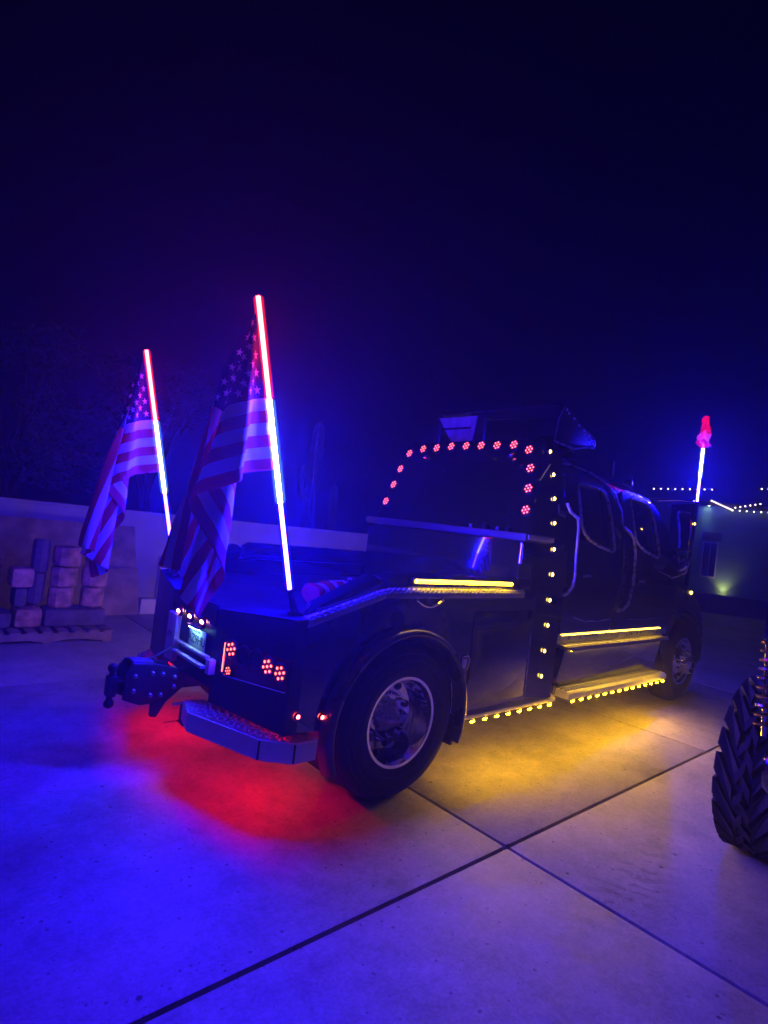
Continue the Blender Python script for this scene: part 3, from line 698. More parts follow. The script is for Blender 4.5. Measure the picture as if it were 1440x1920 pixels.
D1 = [(4.60, .97), (4.53, 1.2), (4.52, 1.6), (4.52, 2.1), (4.55, 2.32), (4.60, 2.42), (4.70, 2.44), (5.10, 2.42), (5.30, 2.37), (5.42, 2.28), (5.49, 2.15), (5.50, 1.95), (5.50, 1.6), (5.52, 1.25), (5.47, .97)]
W1 = [(4.72, 2.24), (4.735, 2.295), (4.79, 2.32), (5.16, 2.305), (5.235, 2.275), (5.275, 2.21), (5.30, 2.05), (5.335, 1.88), (5.37, 1.755), (5.335, 1.735), (5.20, 1.755), (5.02, 1.785), (4.87, 1.83), (4.79, 1.875), (4.74, 1.94), (4.725, 2.05)]
D2 = [(5.55, .97), (5.58, 1.25), (5.56, 1.6), (5.56, 2.0), (5.60, 2.25), (5.68, 2.36), (5.82, 2.38), (6.18, 2.355), (6.33, 2.29), (6.44, 2.12), (6.58, 1.86), (6.70, 1.64), (6.76, 1.3), (6.70, .97)]
W2 = [(5.79, 2.24), (5.805, 2.285), (5.85, 2.305), (6.19, 2.29), (6.255, 2.25), (6.29, 2.12), (6.335, 1.92), (6.385, 1.745), (6.34, 1.725), (6.18, 1.755), (6.02, 1.79), (5.89, 1.835), (5.82, 1.89), (5.795, 1.98)]
def frame_of(w_, off, mir): return [side_map(off, mir)(x, z) for x, z in w_+w_[:1]]
for mir in (False, True):
    for D, W_ in ((D1, W1), (D2, W2)):
        th = (0, .012, 0) if not mir else (0, -.012, 0)
        d = sheet(D, [W_[::-1]], side_map(.014, mir), th, ZC, 'cab_door', 'cab_paint', truck)
        pane = sheet(W_, [], side_map(.004, mir), (0, .004 if not mir else -.004, 0), ZC, 'door_glass', 'glass', d)
        B().tube(frame_of(W_, .016, mir), .015, 8).build('window_frame', 'frame', d, smooth=True)
        if not mir:
            hx, hz = (4.80, 1.50) if D is D1 else (5.92, 1.47)
            yy = cab_y(hz)-.03
            hh = B().box((hx, yy, hz-.018), (hx+.15, yy+.014, hz+.018)).build('door_handle', 'chrome', d, bevel=.006)
            B().tube([side_map(.018)(x, z) for x, z in ((4.75, 1.12), (4.95, 1.08), (5.2, 1.075), (5.45, 1.085))] if D is D1 else [side_map(.018)(x, z) for x, z in ((5.8, 1.08), (6.2, 1.07), (6.6, 1.08))], .006, 6).build('door_moulding', 'chrome', d, smooth=True)
    # window divider
    dv = B().tube([side_map(.012, mir)(5.17, 2.29), side_map(.012, mir)(5.18, 2.05), side_map(.012, mir)(5.19, 1.77)], .010, 6).build('window_divider', 'black_trim', truck)
    # drip rail above the doors
    B().tube([side_map(.02, mir)(x, z) for x, z in ((4.50, 2.455), (4.7, 2.475), (5.08, 2.452), (5.32, 2.395), (5.45, 2.30), (5.525, 2.15), (5.53, 2.0))], .010, 8).build('drip_rail', 'frame', truck, smooth=True)
    # grab bars
    def gb(pts, par):
        o = B().tube(pts, .014, 10).build('grab_bar', 'frame', par, smooth=True)
        for p in (pts[1], pts[-2]):
            q = Vector(p); e = Vector((q.x, (cab_y(q.z)-.005) if not mir else my(cab_y(q.z)-.005), q.z)); B().tube([q, e], .011, 8).build('grab_standoff', 'chrome', o)
    Y = my if mir else (lambda y: y)
    gb([(4.41, Y(2.63), 2.10), (4.44, Y(2.605), 2.03), (4.55, Y(2.592), 1.985), (4.575, Y(2.59), 1.90), (4.585, Y(2.59), 1.67), (4.605, Y(2.59), 1.50), (4.585, Y(2.59), 1.40), (4.53, Y(2.60), 1.34), (4.49, Y(2.62), 1.315)], truck)
    gb([(5.47, Y(2.62), 1.985), (5.56, Y(2.60), 1.94), (5.64, Y(2.592), 1.89), (5.71, Y(2.59), 1.74), (5.73, Y(2.59), 1.42), (5.68, Y(2.595), 1.24), (5.60, Y(2.60), 1.19), (5.53, Y(2.62), 1.165)], truck)
    # mirror
    mh = B().prism([(6.64, Y(2.43), 1.84), (6.64, Y(2.67), 1.82), (6.64, Y(2.68), 2.34), (6.64, Y(2.44), 2.36)], (.09, 0, 0)).build('mirror_housing', 'paint', truck, bevel=.02)
    B().add([(6.632, Y(2.45), 1.87), (6.632, Y(2.65), 1.85), (6.632, Y(2.66), 2.32), (6.632, Y(2.46), 2.335)], [(0, 1, 2, 3)]).build('mirror_glass', 'mirror', mh)
    B().lathe([(0, .0005), (.004, .075), (.03, .09), (.07, .06), (.08, .0005)], (6.64, Y(2.535), 1.70), 'x', 24).build('spot_mirror', 'chrome', mh, smooth=True)
    B().tube([(6.55, Y(2.82), 2.36), (6.62, Y(2.60), 2.385), (6.68, Y(2.46), 2.38), (6.69, Y(2.425), 2.33), (6.69, Y(2.43), 1.80), (6.72, Y(2.48), 1.60), (6.80, Y(2.66), 1.52)], .012, 8).build('mirror_arm', 'chrome', mh, smooth=True)
    B().lathe([(0, .013), (-.008, .010), (-.010, .0005)], (6.66, Y(2.423), 2.14), 'y', 10, sgn=1 if not mir else -1).build('mirror_marker', 'e_amber_side', mh, smooth=True)
# windshield, hood, grille, front fenders, bumper
B().add([(6.96, 2.80, 1.74), (6.96, my(2.80), 1.74), (6.47, my(3.0), 2.36), (6.47, 3.0, 2.36)], [(0, 1, 2, 3)]).build('windshield', 'glass', truck)
hd = B(); sec = [(2.98, .95), (2.96, 1.30), (3.05, 1.52), (3.25, 1.62), (3.65, 1.66)]
sec = sec+[(my(y), z) for y, z in sec[-2::-1]]; mm = len(sec)
for x, sc, dz in ((6.95, 1, 0), (7.4, .97, -.03), (7.9, .92, -.09), (8.3, .86, -.16), (8.45, .80, -.28)):
    hd.v += [(x, YC+(y-YC)*sc, .95+(z-.95)*(1+dz)) for y, z in sec]
hd.f = [(i*mm+j, i*mm+j+1, (i+1)*mm+j+1, (i+1)*mm+j) for i in range(4) for j in range(mm-1)]+[tuple(4*mm+j for j in range(mm))]
hood = hd.build('hood', 'paint', truck, smooth=True)
B().box((8.44, 3.05, .78), (8.5, my(3.05), 1.35)).build('grille', 'chrome', truck, bevel=.02)
B().box((8.22, 3.02, .42), (8.45, my(3.02), .74)).build('front_bumper', 'chrome', truck, bevel=.04)
for mir in (0, 1):
    Y = my if mir else (lambda y: y); s = -1 if mir else 1
    fo = [(6.96, .60), (7.02, .60)]+[(7.64+.60*math.cos(R(a)), .52+.60*math.sin(R(a))) for a in range(174, -15, -9)]+[(8.24, .50), (8.22, .80), (8.14, 1.02), (8.0, 1.20), (7.82, 1.32), (7.6, 1.42), (7.3, 1.50), (6.96, 1.58)]
    ff = sheet(fo, [], lambda x, z: (x, Y(2.735+.10*max(0, (z-1.05))**1.2+.02*abs(x-7.6)), z), (0, .03*s, 0), [.7, .8, .9, 1.0, 1.1, 1.2, 1.3, 1.4], 'front_fender', 'flare', truck)
    tp = B(); top = [(8.22, .80), (8.14, 1.02), (8.0, 1.20), (7.82, 1.32), (7.6, 1.42), (7.3, 1.50), (6.96, 1.58)]
    for x, z in top:
        y0 = 2.735+.10*max(0, (z-1.05))**1.2+.02*abs(x-7.6); tp.v += [(x, Y(y0), z), (x, Y(y0+.04), z+.03), (x, Y(3.15), z+.05)]
    tp.f = [(i*3+j, i*3+j+1, i*3+j+4, i*3+j+3) for i in range(len(top)-1) for j in range(2)]
    tp.build('fender_top', 'flare', ff, smooth=True, edges=60)
    B().lathe([(0, .56), (.36, .56)], (7.64, Y(2.76), .52), 'y', 30, sgn=s, a0=R(-10), a1=R(190)).build('wheel_well', 'black_trim', ff, smooth=True)
    p = (7.72, Y(2.76), 1.345)
    B().lathe([(0, .02), (.010, .018), (.014, .012), (.016, .0005)], p, 'y', 14, sgn=-s).build('fender_marker', 'e_amber_side', ff, smooth=True)
    B().tube([(6.97, Y(2.70), 1.55), (7.0, Y(2.69), 1.62), (7.05, Y(2.72), 1.70)], .02, 8).build('hood_latch', 'chrome', ff, smooth=True)
# --- roof wing with end plates
def wing_plate(y, s):   # side plate with rivets
    prof = [(4.62, 2.67), (4.66, 2.90), (4.74, 3.03), (4.84, 3.02), (4.95, 2.95), (5.08, 2.90), (5.26, 2.865), (5.34, 2.82), (5.36, 2.765), (5.31, 2.73), (5.2, 2.725), (4.95, 2.66)]
    pl_ = B().prism([(x, y, z) for x, z in prof], (0, .02*s, 0)).build('wing_end_plate', 'lid', truck, bevel=.004)
    bt = None
    for x, z in ((4.76, 3.0), (4.80, 2.975), (4.90, 2.945), (5.0, 2.90), (5.10, 2.87), (5.12, 2.83), (5.2, 2.845), (5.22, 2.80), (5.27, 2.77), (5.30, 2.82), (5.33, 2.79), (5.31, 2.755)):
        if bt is None: bt = B().lathe([(0, .013), (-.006, .012), (-.010, .0005)], (x, y, z), 'y', 8, sgn=s).build('rivet', 'whitealu', pl_, smooth=True, at=(x, y, z))
        else: inst(bt, 'rivet', pl_, (x, y, z))
wing_plate(2.95, 1)
wb = B(); vsE = [(4.74+.10*math.cos(R(a)), 3.0+.032*math.sin(R(a))-.03*math.cos(R(a))) for a in range(0, 360, 24)]
wb.prism([(x, 2.972, z) for x, z in vsE], (0, 1.46, 0)).build('wing_blade', 'cab_paint', truck, smooth=True)
B().tube([(4.60, 2.945, 2.675), (4.95, 2.945, 2.665), (5.2, 2.945, 2.725), (5.32, 2.945, 2.735)], .010, 6).build('plate_edge_trim', 'frame', truck, smooth=True)
lp = B().prism([(4.60, 3.92, 2.69), (4.60, 4.20, 2.69), (4.60, 4.42, 2.965), (4.60, 3.88, 2.965)], (.02, 0, 0)).build('wing_rear_panel', 'greypanel', truck, bevel=.004)
B().box((4.592, 3.95, 2.83), (4.598, 4.36, 2.85)).build('panel_rib', 'black_trim', lp)
B().box((4.60, 3.80, 2.64), (4.66, 3.875, 2.985)).build('wing_strut', 'black_trim', truck, bevel=.01)
B().box((4.60, 4.425, 2.60), (4.66, 4.46, 2.985)).build('wing_strut', 'black_trim', truck, bevel=.01)
B().lathe([(0, .26), (.05, .25), (.12, .20), (.17, .10), (.185, .001)], (4.95, 3.22, 2.61), 'z', 24).build('roof_dome', 'paint', truck, smooth=True)
B().tube([(5.87, 3.0, 2.52), (5.86, 3.0, 2.69)], .012, 8).build('roof_antenna', 'whitealu', truck)
B().lathe([(0, .05), (.03, .045), (.05, .02), (.052, .0005)], (6.28, 3.02, 2.50), 'z', 14).build('roof_clearance_lamp', 'chrome', truck, smooth=True)
B().tube([(6.42, 3.06, 2.5), (6.44, 3.06, 2.68)], .006, 6).build('roof_whip', 'wire', truck)

# ------------------------------------------------------------------ light whips and flags
def whip(base, top, cuts, label, foot, mats=('e_blue', 'e_white', 'e_red')):
    base, top = Vector(base), Vector(top); d = top-base
    w_ = tag(empty('light_whip', base), label, 'light pole', 'lit flag whips on the truck')
    for (a, b_), m, r in zip(zip(cuts, cuts[1:]), mats, (.0125, .0145, .0135)):
        sec = B().tube([base+d*a, base+d*b_], r*.95, 10).build('tube_section', m, w_, smooth=True)
        B().tube([base+d*(a+.003), base+d*(b_-.003)], r*2.05, 14, cap=False).build('bloom_sleeve', {'blue': 'j_blue', 'hite': 'j_white', '_red': 'j_red'}[m[-4:]], sec, smooth=True)  # added shell carrying the coloured bloom
    foot = Vector(foot)
    B().tube([foot, foot+(base-foot)*.5, base-d.normalized()*.001], [.024, .018, .015], 10).build('pole_socket', 'pole_black', w_, smooth=True)
    B().lathe([(0, .05), (.01, .048), (.014, .02)], foot, 'z', 14).build('socket_flange', 'pole_black', w_, smooth=True)
    B().tube([top, top+d.normalized()*.012], .014, 8).build('end_cap', 'pole_black', w_)
    return w_
PR = ((1.89, 2.85, 1.30), (1.46, 2.85, 2.88)); PL = ((1.825, 4.45, 1.33), (1.44, 4.45, 2.81))
whip(PR[0], PR[1], (0, .31, .665, 1), 'lit pole with the large flag beside the diamond plate rail', (1.95, 2.85, 1.152), ('n_blue', 'n_white', 'n_red'))
whip(PL[0], PL[1], (0, .30, .66, 1), 'lit pole with a flag on the far rear corner', (1.86, 4.45, 1.145))
whip((7.70, 2.80, 2.485), (7.705, 2.80, 3.56), (0, .29, .62, 1), 'lit pole standing on the front fender behind the side mirror', (7.70, 2.82, 1.36), ('f_blue', 'f_white', 'f_red'))

FNX, FNY, FLY, HOIST = 50, 30, 1.45, .86
def drape(seed, wind, bend, swing, gust, frames=120):
    """hang a cloth from a leaning pole and let it settle; returns points relative to the top of the hoist"""
    d = Vector((-.42, 0, 1.56)).normalized(); back = Vector((-d.z, 0, d.x)); side = back*math.cos(swing)+Vector((0, 1, 0))*math.sin(swing)
    rs = random.Random(seed); vs = []
    for j in range(FNY+1):
        for i in range(FNX+1):
            u, v = i/FNX*FLY, j/FNY*HOIST
            vs.append(-d*v+side*(u*.96)+Vector((0, 1, 0))*(.05*math.sin(u*9+seed)*u+rs.uniform(-.004, .004)))
    me = bpy.data.meshes.new('cloth'); me.from_pydata([tuple(v) for v in vs], [], [(j*(FNX+1)+i, (j+1)*(FNX+1)+i, (j+1)*(FNX+1)+i+1, j*(FNX+1)+i+1) for j in range(FNY) for i in range(FNX)])
    o = bpy.data.objects.new('cloth', me); COL.objects.link(o)
    vg = o.vertex_groups.new(name='pin'); vg.add([j*(FNX+1) for j in range(FNY+1)], 1, 'REPLACE')
    m = o.modifiers.new('cloth', 'CLOTH'); c = m.settings
    c.quality = 6; c.mass = .12; c.tension_stiffness = 20; c.compression_stiffness = 20; c.shear_stiffness = 6; c.bending_stiffness = bend
    c.air_damping = 2; c.vertex_group_mass = 'pin'; c.tension_damping = 8; c.compression_damping = 8; c.shear_damping = 8
    m.collision_settings.use_self_collision = True; m.collision_settings.self_distance_min = .006; m.collision_settings.collision_quality = 2
    f = bpy.data.objects.new('breeze', None); COL.objects.link(f)
    f.rotation_euler = (math.pi/2, 0, math.atan2(wind[1], wind[0])+math.pi/2)
    bpy.context.view_layer.objects.active = f; f.select_set(True); bpy.ops.object.forcefield_toggle()
    f.field.type = 'WIND'; f.field.strength = math.hypot(*wind)*100; f.field.noise = gust; f.field.seed = seed
    m.point_cache.frame_start = 1; m.point_cache.frame_end = frames
    for k in range(1, frames+1): S.frame_set(k)
    e = o.evaluated_get(bpy.context.evaluated_depsgraph_get()).to_mesh(); out = [tuple(v.co) for v in e.vertices]
    bpy.data.objects.remove(o); bpy.data.objects.remove(f); S.frame_set(1); return out
def make_flag(vs, hang, label):
    fs = [(j*(FNX+1)+i, (j+1)*(FNX+1)+i, (j+1)*(FNX+1)+i+1, j*(FNX+1)+i+1) for j in range(FNY) for i in range(FNX)]
    me = bpy.data.meshes.new('flag'); me.from_pydata(vs, [], fs); uvl = me.uv_layers.new(name='UVMap')
    for p in me.polygons:
        for li in p.loop_indices:
            vi = me.loops[li].vertex_index; uvl.data[li].uv = ((vi % (FNX+1))/FNX, 1-(vi//(FNX+1))/FNY)
    me.polygons.foreach_set('use_smooth', [True]*len(me.polygons)); me.materials.append(M['flag'])
    o = bpy.data.objects.new('flag', me); COL.objects.link(o); o.location = hang
    sm = o.modifiers.new('smooth cloth', 'SUBSURF'); sm.levels = 1; sm.render_levels = 1
    sd_ = o.modifiers.new('cloth', 'SOLIDIFY'); sd_.thickness = .0015
    return tag(o, label, 'flag', 'flags on the lit poles')
def along(p, z): a, b_ = Vector(p[0]), Vector(p[1]); return a+(b_-a)*((z-a.z)/(b_.z-a.z))
hA = along(PR, 2.80); make_flag(drape(13, (-1.0, .45), .4, .3, 3), hA+Vector((-.018, .0, 0)), 'large striped flag hanging over the tail, nearest the camera')
hB = along(PL, 2.76); make_flag(drape(8, (-1.2, .6), .2, .9, 1.5), hB+Vector((-.018, .0, 0)), 'striped flag hanging above the hitch on the far rear pole')
# small bunched flag round the front whip
random.seed(4); fb = B(); rings = 16
for i in range(rings+1):
    u = i/rings; z = 3.555-.36*u; r = .030+.036*u**1.4
    for k in range(24):
        a = 2*math.pi*k/24; rr = r*(1+.42*math.sin(3*a+i*.55+1)+.22*math.sin(5*a-i*.8)+.3*u*math.sin(a-2)); rr = max(.030, rr)
        fb.v.append((7.704+rr*math.cos(a), 2.80+rr*math.sin(a), z+.03*u*math.sin(4*a+1.5)-.02*u*math.sin(2*a)))
fb.f = [(i*24+k, i*24+(k+1) % 24, (i+1)*24+(k+1) % 24, (i+1)*24+k) for i in range(rings) for k in range(24)]
fo_ = fb.build('flag', 'flag', None, smooth=True, edges=80)
uvl = fo_.data.uv_layers.new(name='UVMap')
for p in fo_.data.polygons:
    for li in p.loop_indices:
        vi = fo_.data.loops[li].vertex_index; uvl.data[li].uv = (.5+.4*(vi % 24)/24, .02+.19*((vi//24)/rings)**2+.02*math.sin(vi % 24))
tag(fo_, 'small crumpled flag bunched round the top of the front pole', 'flag', 'flags on the lit poles')
# rolled flag lying in the bed
rf = B(); A_, B_ = Vector((2.22, 3.10, 1.235)), Vector((3.30, 3.66, 1.235)); ax = (B_-A_).normalized(); sdv = ax.cross(Vector((0, 0, 1)))
N1, N2 = 30, 16
for i in range(N1+1):
    p = A_.lerp(B_, i/N1); r = .058+.008*math.sin(i*1.3)+.005*math.sin(i*2.9)
    for k in range(N2):
        a = 2*math.pi*k/N2; q = p+sdv*(r*1.15*math.cos(a))+Vector((0, 0, r*math.sin(a)*(1+.12*math.sin(3*a+i*.5)))); rf.v.append(tuple(q))
rf.f = [(i*N2+k, i*N2+(k+1) % N2, (i+1)*N2+(k+1) % N2, (i+1)*N2+k) for i in range(N1) for k in range(N2)]+[tuple(range(N2)), tuple(N1*N2+k for k in range(N2))]
ro = rf.build('rolled_flag', 'flag', None, smooth=True, edges=70); uvl = ro.data.uv_layers.new(name='UVMap')
for p in ro.data.polygons:
    for li in p.loop_indices:
        vi = ro.data.loops[li].vertex_index; i, k = divmod(vi, N2); u = i/N1
        uvl.data[li].uv = (.02+.30*(k/N2), .98-.4*(u-.45)) if u > .45 else (.7, (u/.45)*.5)
tag(ro, 'rolled striped flag lying on the truck bed behind the rail', 'flag')

# ------------------------------------------------------------------ off-road vehicle at the right edge
WC = Vector((4.35, .85, .53)); RW, WW = .53, .28
orv = tag(empty('off_road_vehicle', (4.35, .2, 0)), 'off road vehicle with a big knobby tyre at the right edge', 'vehicle')
def knob_tyre(c, s):
    prof = [(0, .25), (-.015, .28), (-.02, .37), (-.008, .44), (.02, .485), (.06, .502), (WW-.06, .502), (WW-.02, .485), (WW+.008, .44), (WW+.02, .37), (WW+.015, .28), (WW, .25)]
    t = B().lathe(prof, c, 'y', 64, sgn=s).build('wheel', 'rubber2', orv, smooth=True)
    lg = B(); n = 22; ey = Vector((0, s, 0)); c = Vector(c)
    def lug(a0, o0, o1, w0, w1, skew, r0, r1):
        q = []
        for r in (r0, r1):
            for o, w_, k in ((o0, w0, 0), (o0, w0, 1), (o1, w1, 1), (o1, w1, 0)):
                a = a0+(w_/2 if k else -w_/2)+skew*(o-o0); q.append(c+ey*o+Vector((math.cos(a), 0, math.sin(a)))*r)
        lg.add(q, [(0, 1, 2, 3), (4, 5, 6, 7), (0, 1, 5, 4), (1, 2, 6, 5), (2, 3, 7, 6), (3, 0, 4, 7)])
    st = 2*math.pi/n
    for k in range(n):
        for side in (0, 1):
            a = st*(k+.5*side); A = (lambda o: o) if not side else (lambda o: WW-o); sk = 3.2 if not side else -3.2
            long_ = .115 if k % 2 else .09
            lug(a, A(-.004), A(long_), st*.74, st*.60, sk*(1 if not side else 1), .492, .53)
            lug(a-sk*.0, A(-.016), A(.004), st*.70, st*.74, 0, .40, .512)
            lug(a+st*.40, A(.10), A(.145), st*.50, st*.42, -sk, .497, .53)
    lg.build('tread_lugs', 'rubber2', t, bevel=0)['kind'] = 'stuff'
    B().lathe([(0, .255), (.02, .242), (.06, .23), (.10, .22), (.12, .12), (.11, .0005)], c, 'y', 36, sgn=s).build('rim', 'steel', t, smooth=True)
    return t
knob_tyre(WC, 1); knob_tyre((4.35, -.95, .53), -1)
B().tube([(4.35, 1.0, .53), (4.35, .70, .53), (4.35, .62, .54), (4.35, .2, .55), (4.35, -.1, .57), (4.35, -1.05, .53)], [.10, .10, .06, .06, .14, .06], 16).build('axle', 'steel', orv, smooth=True)
B().lathe([(0, .0005), (0, .13), (.02, .15), (.07, .155), (.10, .14)], (3.70, .74, .72), 'y', 28).build('air_tank', 'paint', orv, smooth=True)
B().tube([(3.70+.152*math.cos(R(a)), .78, .72+.152*math.sin(R(a))) for a in range(120, 216, 8)], .006, 6).build('tank_strap', 'chrome', orv, smooth=True)
B().tube([(3.70, .875, .86), (3.70, .90, 1.42)], .022, 12).build('shock_absorber', 'chrome', orv, smooth=True)
B().tube([(3.70+.045*math.cos(a), .885+.045*math.sin(a), .90+a*.0078) for a in [i*.35 for i in range(170)]], .009, 6).build('coil_spring', 'spring_amber', orv, smooth=True)
B().box((3.0, -.95, .90), (7.3, .60, 1.05)).build('unseen_chassis', 'steel', orv, bevel=.03)  # out of view, added to cast the vehicle's shadow
B().prism([(3.3, .84, 1.40), (3.6, .84, 1.46), (4.9, .84, 1.46), (5.2, .84, 1.2), (7.4, .84, 1.2), (7.4, .84, 1.9), (3.3, .84, 1.9)], (0, -1.9, 0)).build('body_tub', 'paint', orv, bevel=.04)

# ------------------------------------------------------------------ left background: wall, pallet, stones, boards
def wall_thing(name, lo, hi, m, label, cap=None):
    o = empty(name, ((lo[0]+hi[0])/2, (lo[1]+hi[1])/2, 0)); B().box(lo, hi).build('wall_face', m, o, bevel=.01)
    if cap: B().box((lo[0], lo[1]-.02, hi[2]), (hi[0], hi[1]+.02, hi[2]+cap)).build('wall_cap', m, o, bevel=.01)
    return tag(o, label, 'wall')
wall_thing('boundary_wall', (-12, 9.30, -.02), (15.5, 9.50, 1.42), 'wall', 'long low pale block wall behind the truck and pallet', .05)
# board sheets leaning on the wall
bp_ = B().prism([(-.9, 8.62, 0), (3.14, 8.62, 0), (3.06, 8.95, 1.24), (-.9, 8.95, 1.24)], (0, .03, 0)).build('board_sheet', 'plywood', None, bevel=.004)
tag(bp_, 'wide weathered brown board sheet leaning on the low wall', 'board')
bp2 = B().prism([(2.60, 8.50, 0), (3.12, 8.52, 0), (3.08, 8.66, .66), (2.58, 8.64, .64)], (0, .02, 0)).build('board_sheet', 'plywood', None, bevel=.004)
tag(bp2, 'small brown board offcut standing in front of the wide board', 'board')
# white painted frame
fr_ = empty('timber_frame', (3.4, 8.6, 0)); tag(fr_, 'white painted timber frame leaning beside the brown boards', 'frame')
B().box((3.36, 8.56, 0), (3.46, 8.66, .84)).build('post', 'whitewood', fr_, bevel=.005)
B().box((3.465, 8.58, 0), (3.58, 8.68, .84)).build('post', 'whitewood', fr_, bevel=.005)
B().box((3.14, 8.54, 0), (3.355, 8.70, .22)).build('foot_board', 'whitewood', fr_, bevel=.005)
# pallet
pal = tag(empty('pallet', (1.75, 7.3, 0)), 'wooden pallet on the concrete carrying the stone stacks', 'pallet')
PX0, PX1, PY0, PY1 = .98, 2.30, 7.04, 7.62
src = None
for i in range(9):
    x = PX0+.045+i*(PX1-PX0-.09)/8; c = (x, (PY0+PY1)/2, .118)
    if src is None: src = B().box((x-.052, PY0, .108), (x+.052, PY1, .128)).build('slat', 'wood', pal, bevel=.003, at=c)
    else: inst(src, 'slat', pal, c, (0, 0, R(random.uniform(-1, 1))))
for y in (PY0+.02, (PY0+PY1)/2, PY1-.02):
    B().prism([(PX0, y-.019, .02), (PX0+.2, y-.019, .02), (PX0+.26, y-.019, .038), (PX0+.5, y-.019, .038), (PX0+.56, y-.019, .02), (PX1-.56, y-.019, .02), (PX1-.5, y-.019, .038), (PX1-.26, y-.019, .038), (PX1-.2, y-.019, .02), (PX1, y-.019, .02), (PX1, y-.019, .108), (PX0, y-.019, .108)], (0, .038, 0)).build('stringer', 'wood', pal)
src = None
for x in (PX0+.05, (PX0+PX1)/2, PX1-.05): B().box((x-.045, PY0+.001, .0), (x+.045, PY1-.001, .018)).build('bottom_board', 'wood', pal)
def drum(c, r, h, m, label, group, lean=0, sides=11):
    b = B(); rs = random.Random(int(c[0]*997+c[2]*131)); ph = rs.random()*6
    prof = [(0, .82), (.02, .97), (h*.5, 1), (h-.03, .98), (h-.005, .9), (h, .0)]
    jit = [1+rs.uniform(-.09, .07) for _ in range(sides)]
    for o, f in prof:
        for k in range(sides):
            a = 2*math.pi*k/sides+ph; rr = max(r*f*jit[k]*(1+rs.uniform(-.015, .015)), .001); b.v.append((c[0]+rr*math.cos(a)+lean*o, c[1]+rr*math.sin(a), c[2]+o+rs.uniform(-.006, .006)*(0 < f < 1)))
    nP = len(prof)
    b.f = [(i*sides+k, i*sides+(k+1) % sides, (i+1)*sides+(k+1) % sides, (i+1)*sides+k) for i in range(nP-1) for k in range(sides)]+[tuple(range(sides))[::-1]]
    o = b.build('stone_drum', m, None, smooth=True, edges=28); return tag(o, label, 'stone', group)
lv = ('bottom', 'middle', 'top')
for i, (z, h, r) in enumerate(((.335, .235, .145), (.57, .235, .155), (.805, .235, .15))):
    drum((1.81+.01*i, 7.44, z), r, h-.004, 'stone', '%s pale stone drum of the left pale stack on the pallet' % lv[i], 'stone drums on the pallet')
for i, (z, h, r) in enumerate(((.335, .24, .13), (.575, .245, .145), (.82, .235, .14))):
    drum((2.135+.012*i, 7.44, z), r, h-.004, 'stone', '%s pale stone drum of the right pale stack on the pallet' % lv[i], 'stone drums on the pallet')
for i, (z, h, r) in enumerate(((.36, .36, .10), (.72, .38, .09))):
    drum((1.55+.015*i, 7.50, z), r, h-.004, 'stone_dark', '%s tall dark stone beside the pale stacks' % ('lower', 'upper')[i], 'dark stones on the pallet', sides=8)
def block(lo, hi, m, label, group=None):
    return tag(B().box(lo, hi).build('stone_block', m, None, bevel=.05), label, 'stone', group)
block((1.63, 7.26, .13), (2.28, 7.61, .33), 'stone_dark', 'long low brown stone block under the pale stacks', 'stone blocks on the pallet')
block((1.34, 7.24, .13), (1.61, 7.61, .34), 'stone', 'low stone block in front of the tall dark stones', 'stone blocks on the pallet')
block((1.32, 7.30, .345), (1.45, 7.58, .56), 'stone_dark', 'small dark block carrying the pale square cap', 'stone blocks on the pallet')
block((1.27, 7.27, .565), (1.49, 7.58, .78), 'stone', 'pale square cap block left of the dark stones', 'stone blocks on the pallet')
block((1.0, 7.24, .13), (1.32, 7.61, .30), 'stone_dark', 'low dark block at the left end of the pallet', 'stone blocks on the pallet')
# dark shrub at the far left
def leaves(b, c, rad, n, size, rs, flat=1.0):
    for _ in range(n):
        while True:
            p = Vector((rs.uniform(-1, 1), rs.uniform(-1, 1), rs.uniform(-1, 1)))
            if .25 < p.length < 1: break
        p = Vector(c)+Vector((p.x*rad[0], p.y*rad[1], p.z*rad[2])); a = Vector((rs.uniform(-1, 1), rs.uniform(-1, 1), rs.uniform(-.6, .6))).normalized(); t_ = a.orthogonal().normalized()
        s_ = size*rs.uniform(.6, 1.3); b.add([p-a*s_, p+t_*s_*.38, p+a*s_, p-t_*s_*.38], [(0, 1, 2, 3)])
rs = random.Random(3); sh = tag(empty('shrub', (.95, 8.2, 0)), 'dark leafy shrub left of the pallet', 'shrub')
b = B(); leaves(b, (.95, 8.2, .62), (.34, .34, .55), 900, .05, rs); b.build('foliage', 'leaf', sh)
B().tube([(.95, 8.2, 0), (.97, 8.2, .4), (.93, 8.22, .8)], [.03, .022, .01], 7).build('stem', 'bark', sh)
# trees behind the wall
def tree(x, y, h, spread, label, seed, n=2600):
    rs = random.Random(seed); t = tag(empty('tree', (x, y, 0)), label, 'tree', 'trees behind the low wall')
    tr = B(); tr.tube([(x, y, 0), (x+.1, y, h*.25), (x-.05, y+.1, h*.5), (x+.1, y, h*.8)], [.16, .13, .09, .03], 9)
    cl = []
    for k in range(13):
        a = rs.uniform(0, 6.28); e = Vector((x+math.cos(a)*spread*rs.uniform(.3, .95), y+math.sin(a)*spread*rs.uniform(.3, .9), h*rs.uniform(.42, .97)))
        st = Vector((x, y, h*rs.uniform(.25, .5))); mid_ = st.lerp(e, .5)+Vector((0, 0, .12)); tr.tube([st, mid_, e], [.06, .04, .012], 6); cl.append(e)
    tr.build('trunk', 'bark', t, smooth=True); b = B()
    for e in cl: leaves(b, e, (spread*.36*rs.uniform(.7, 1.2), spread*.36, h*.10*rs.uniform(.8, 1.4)), n//13, .085, rs)
    b.build('crown', 'leaf', t)
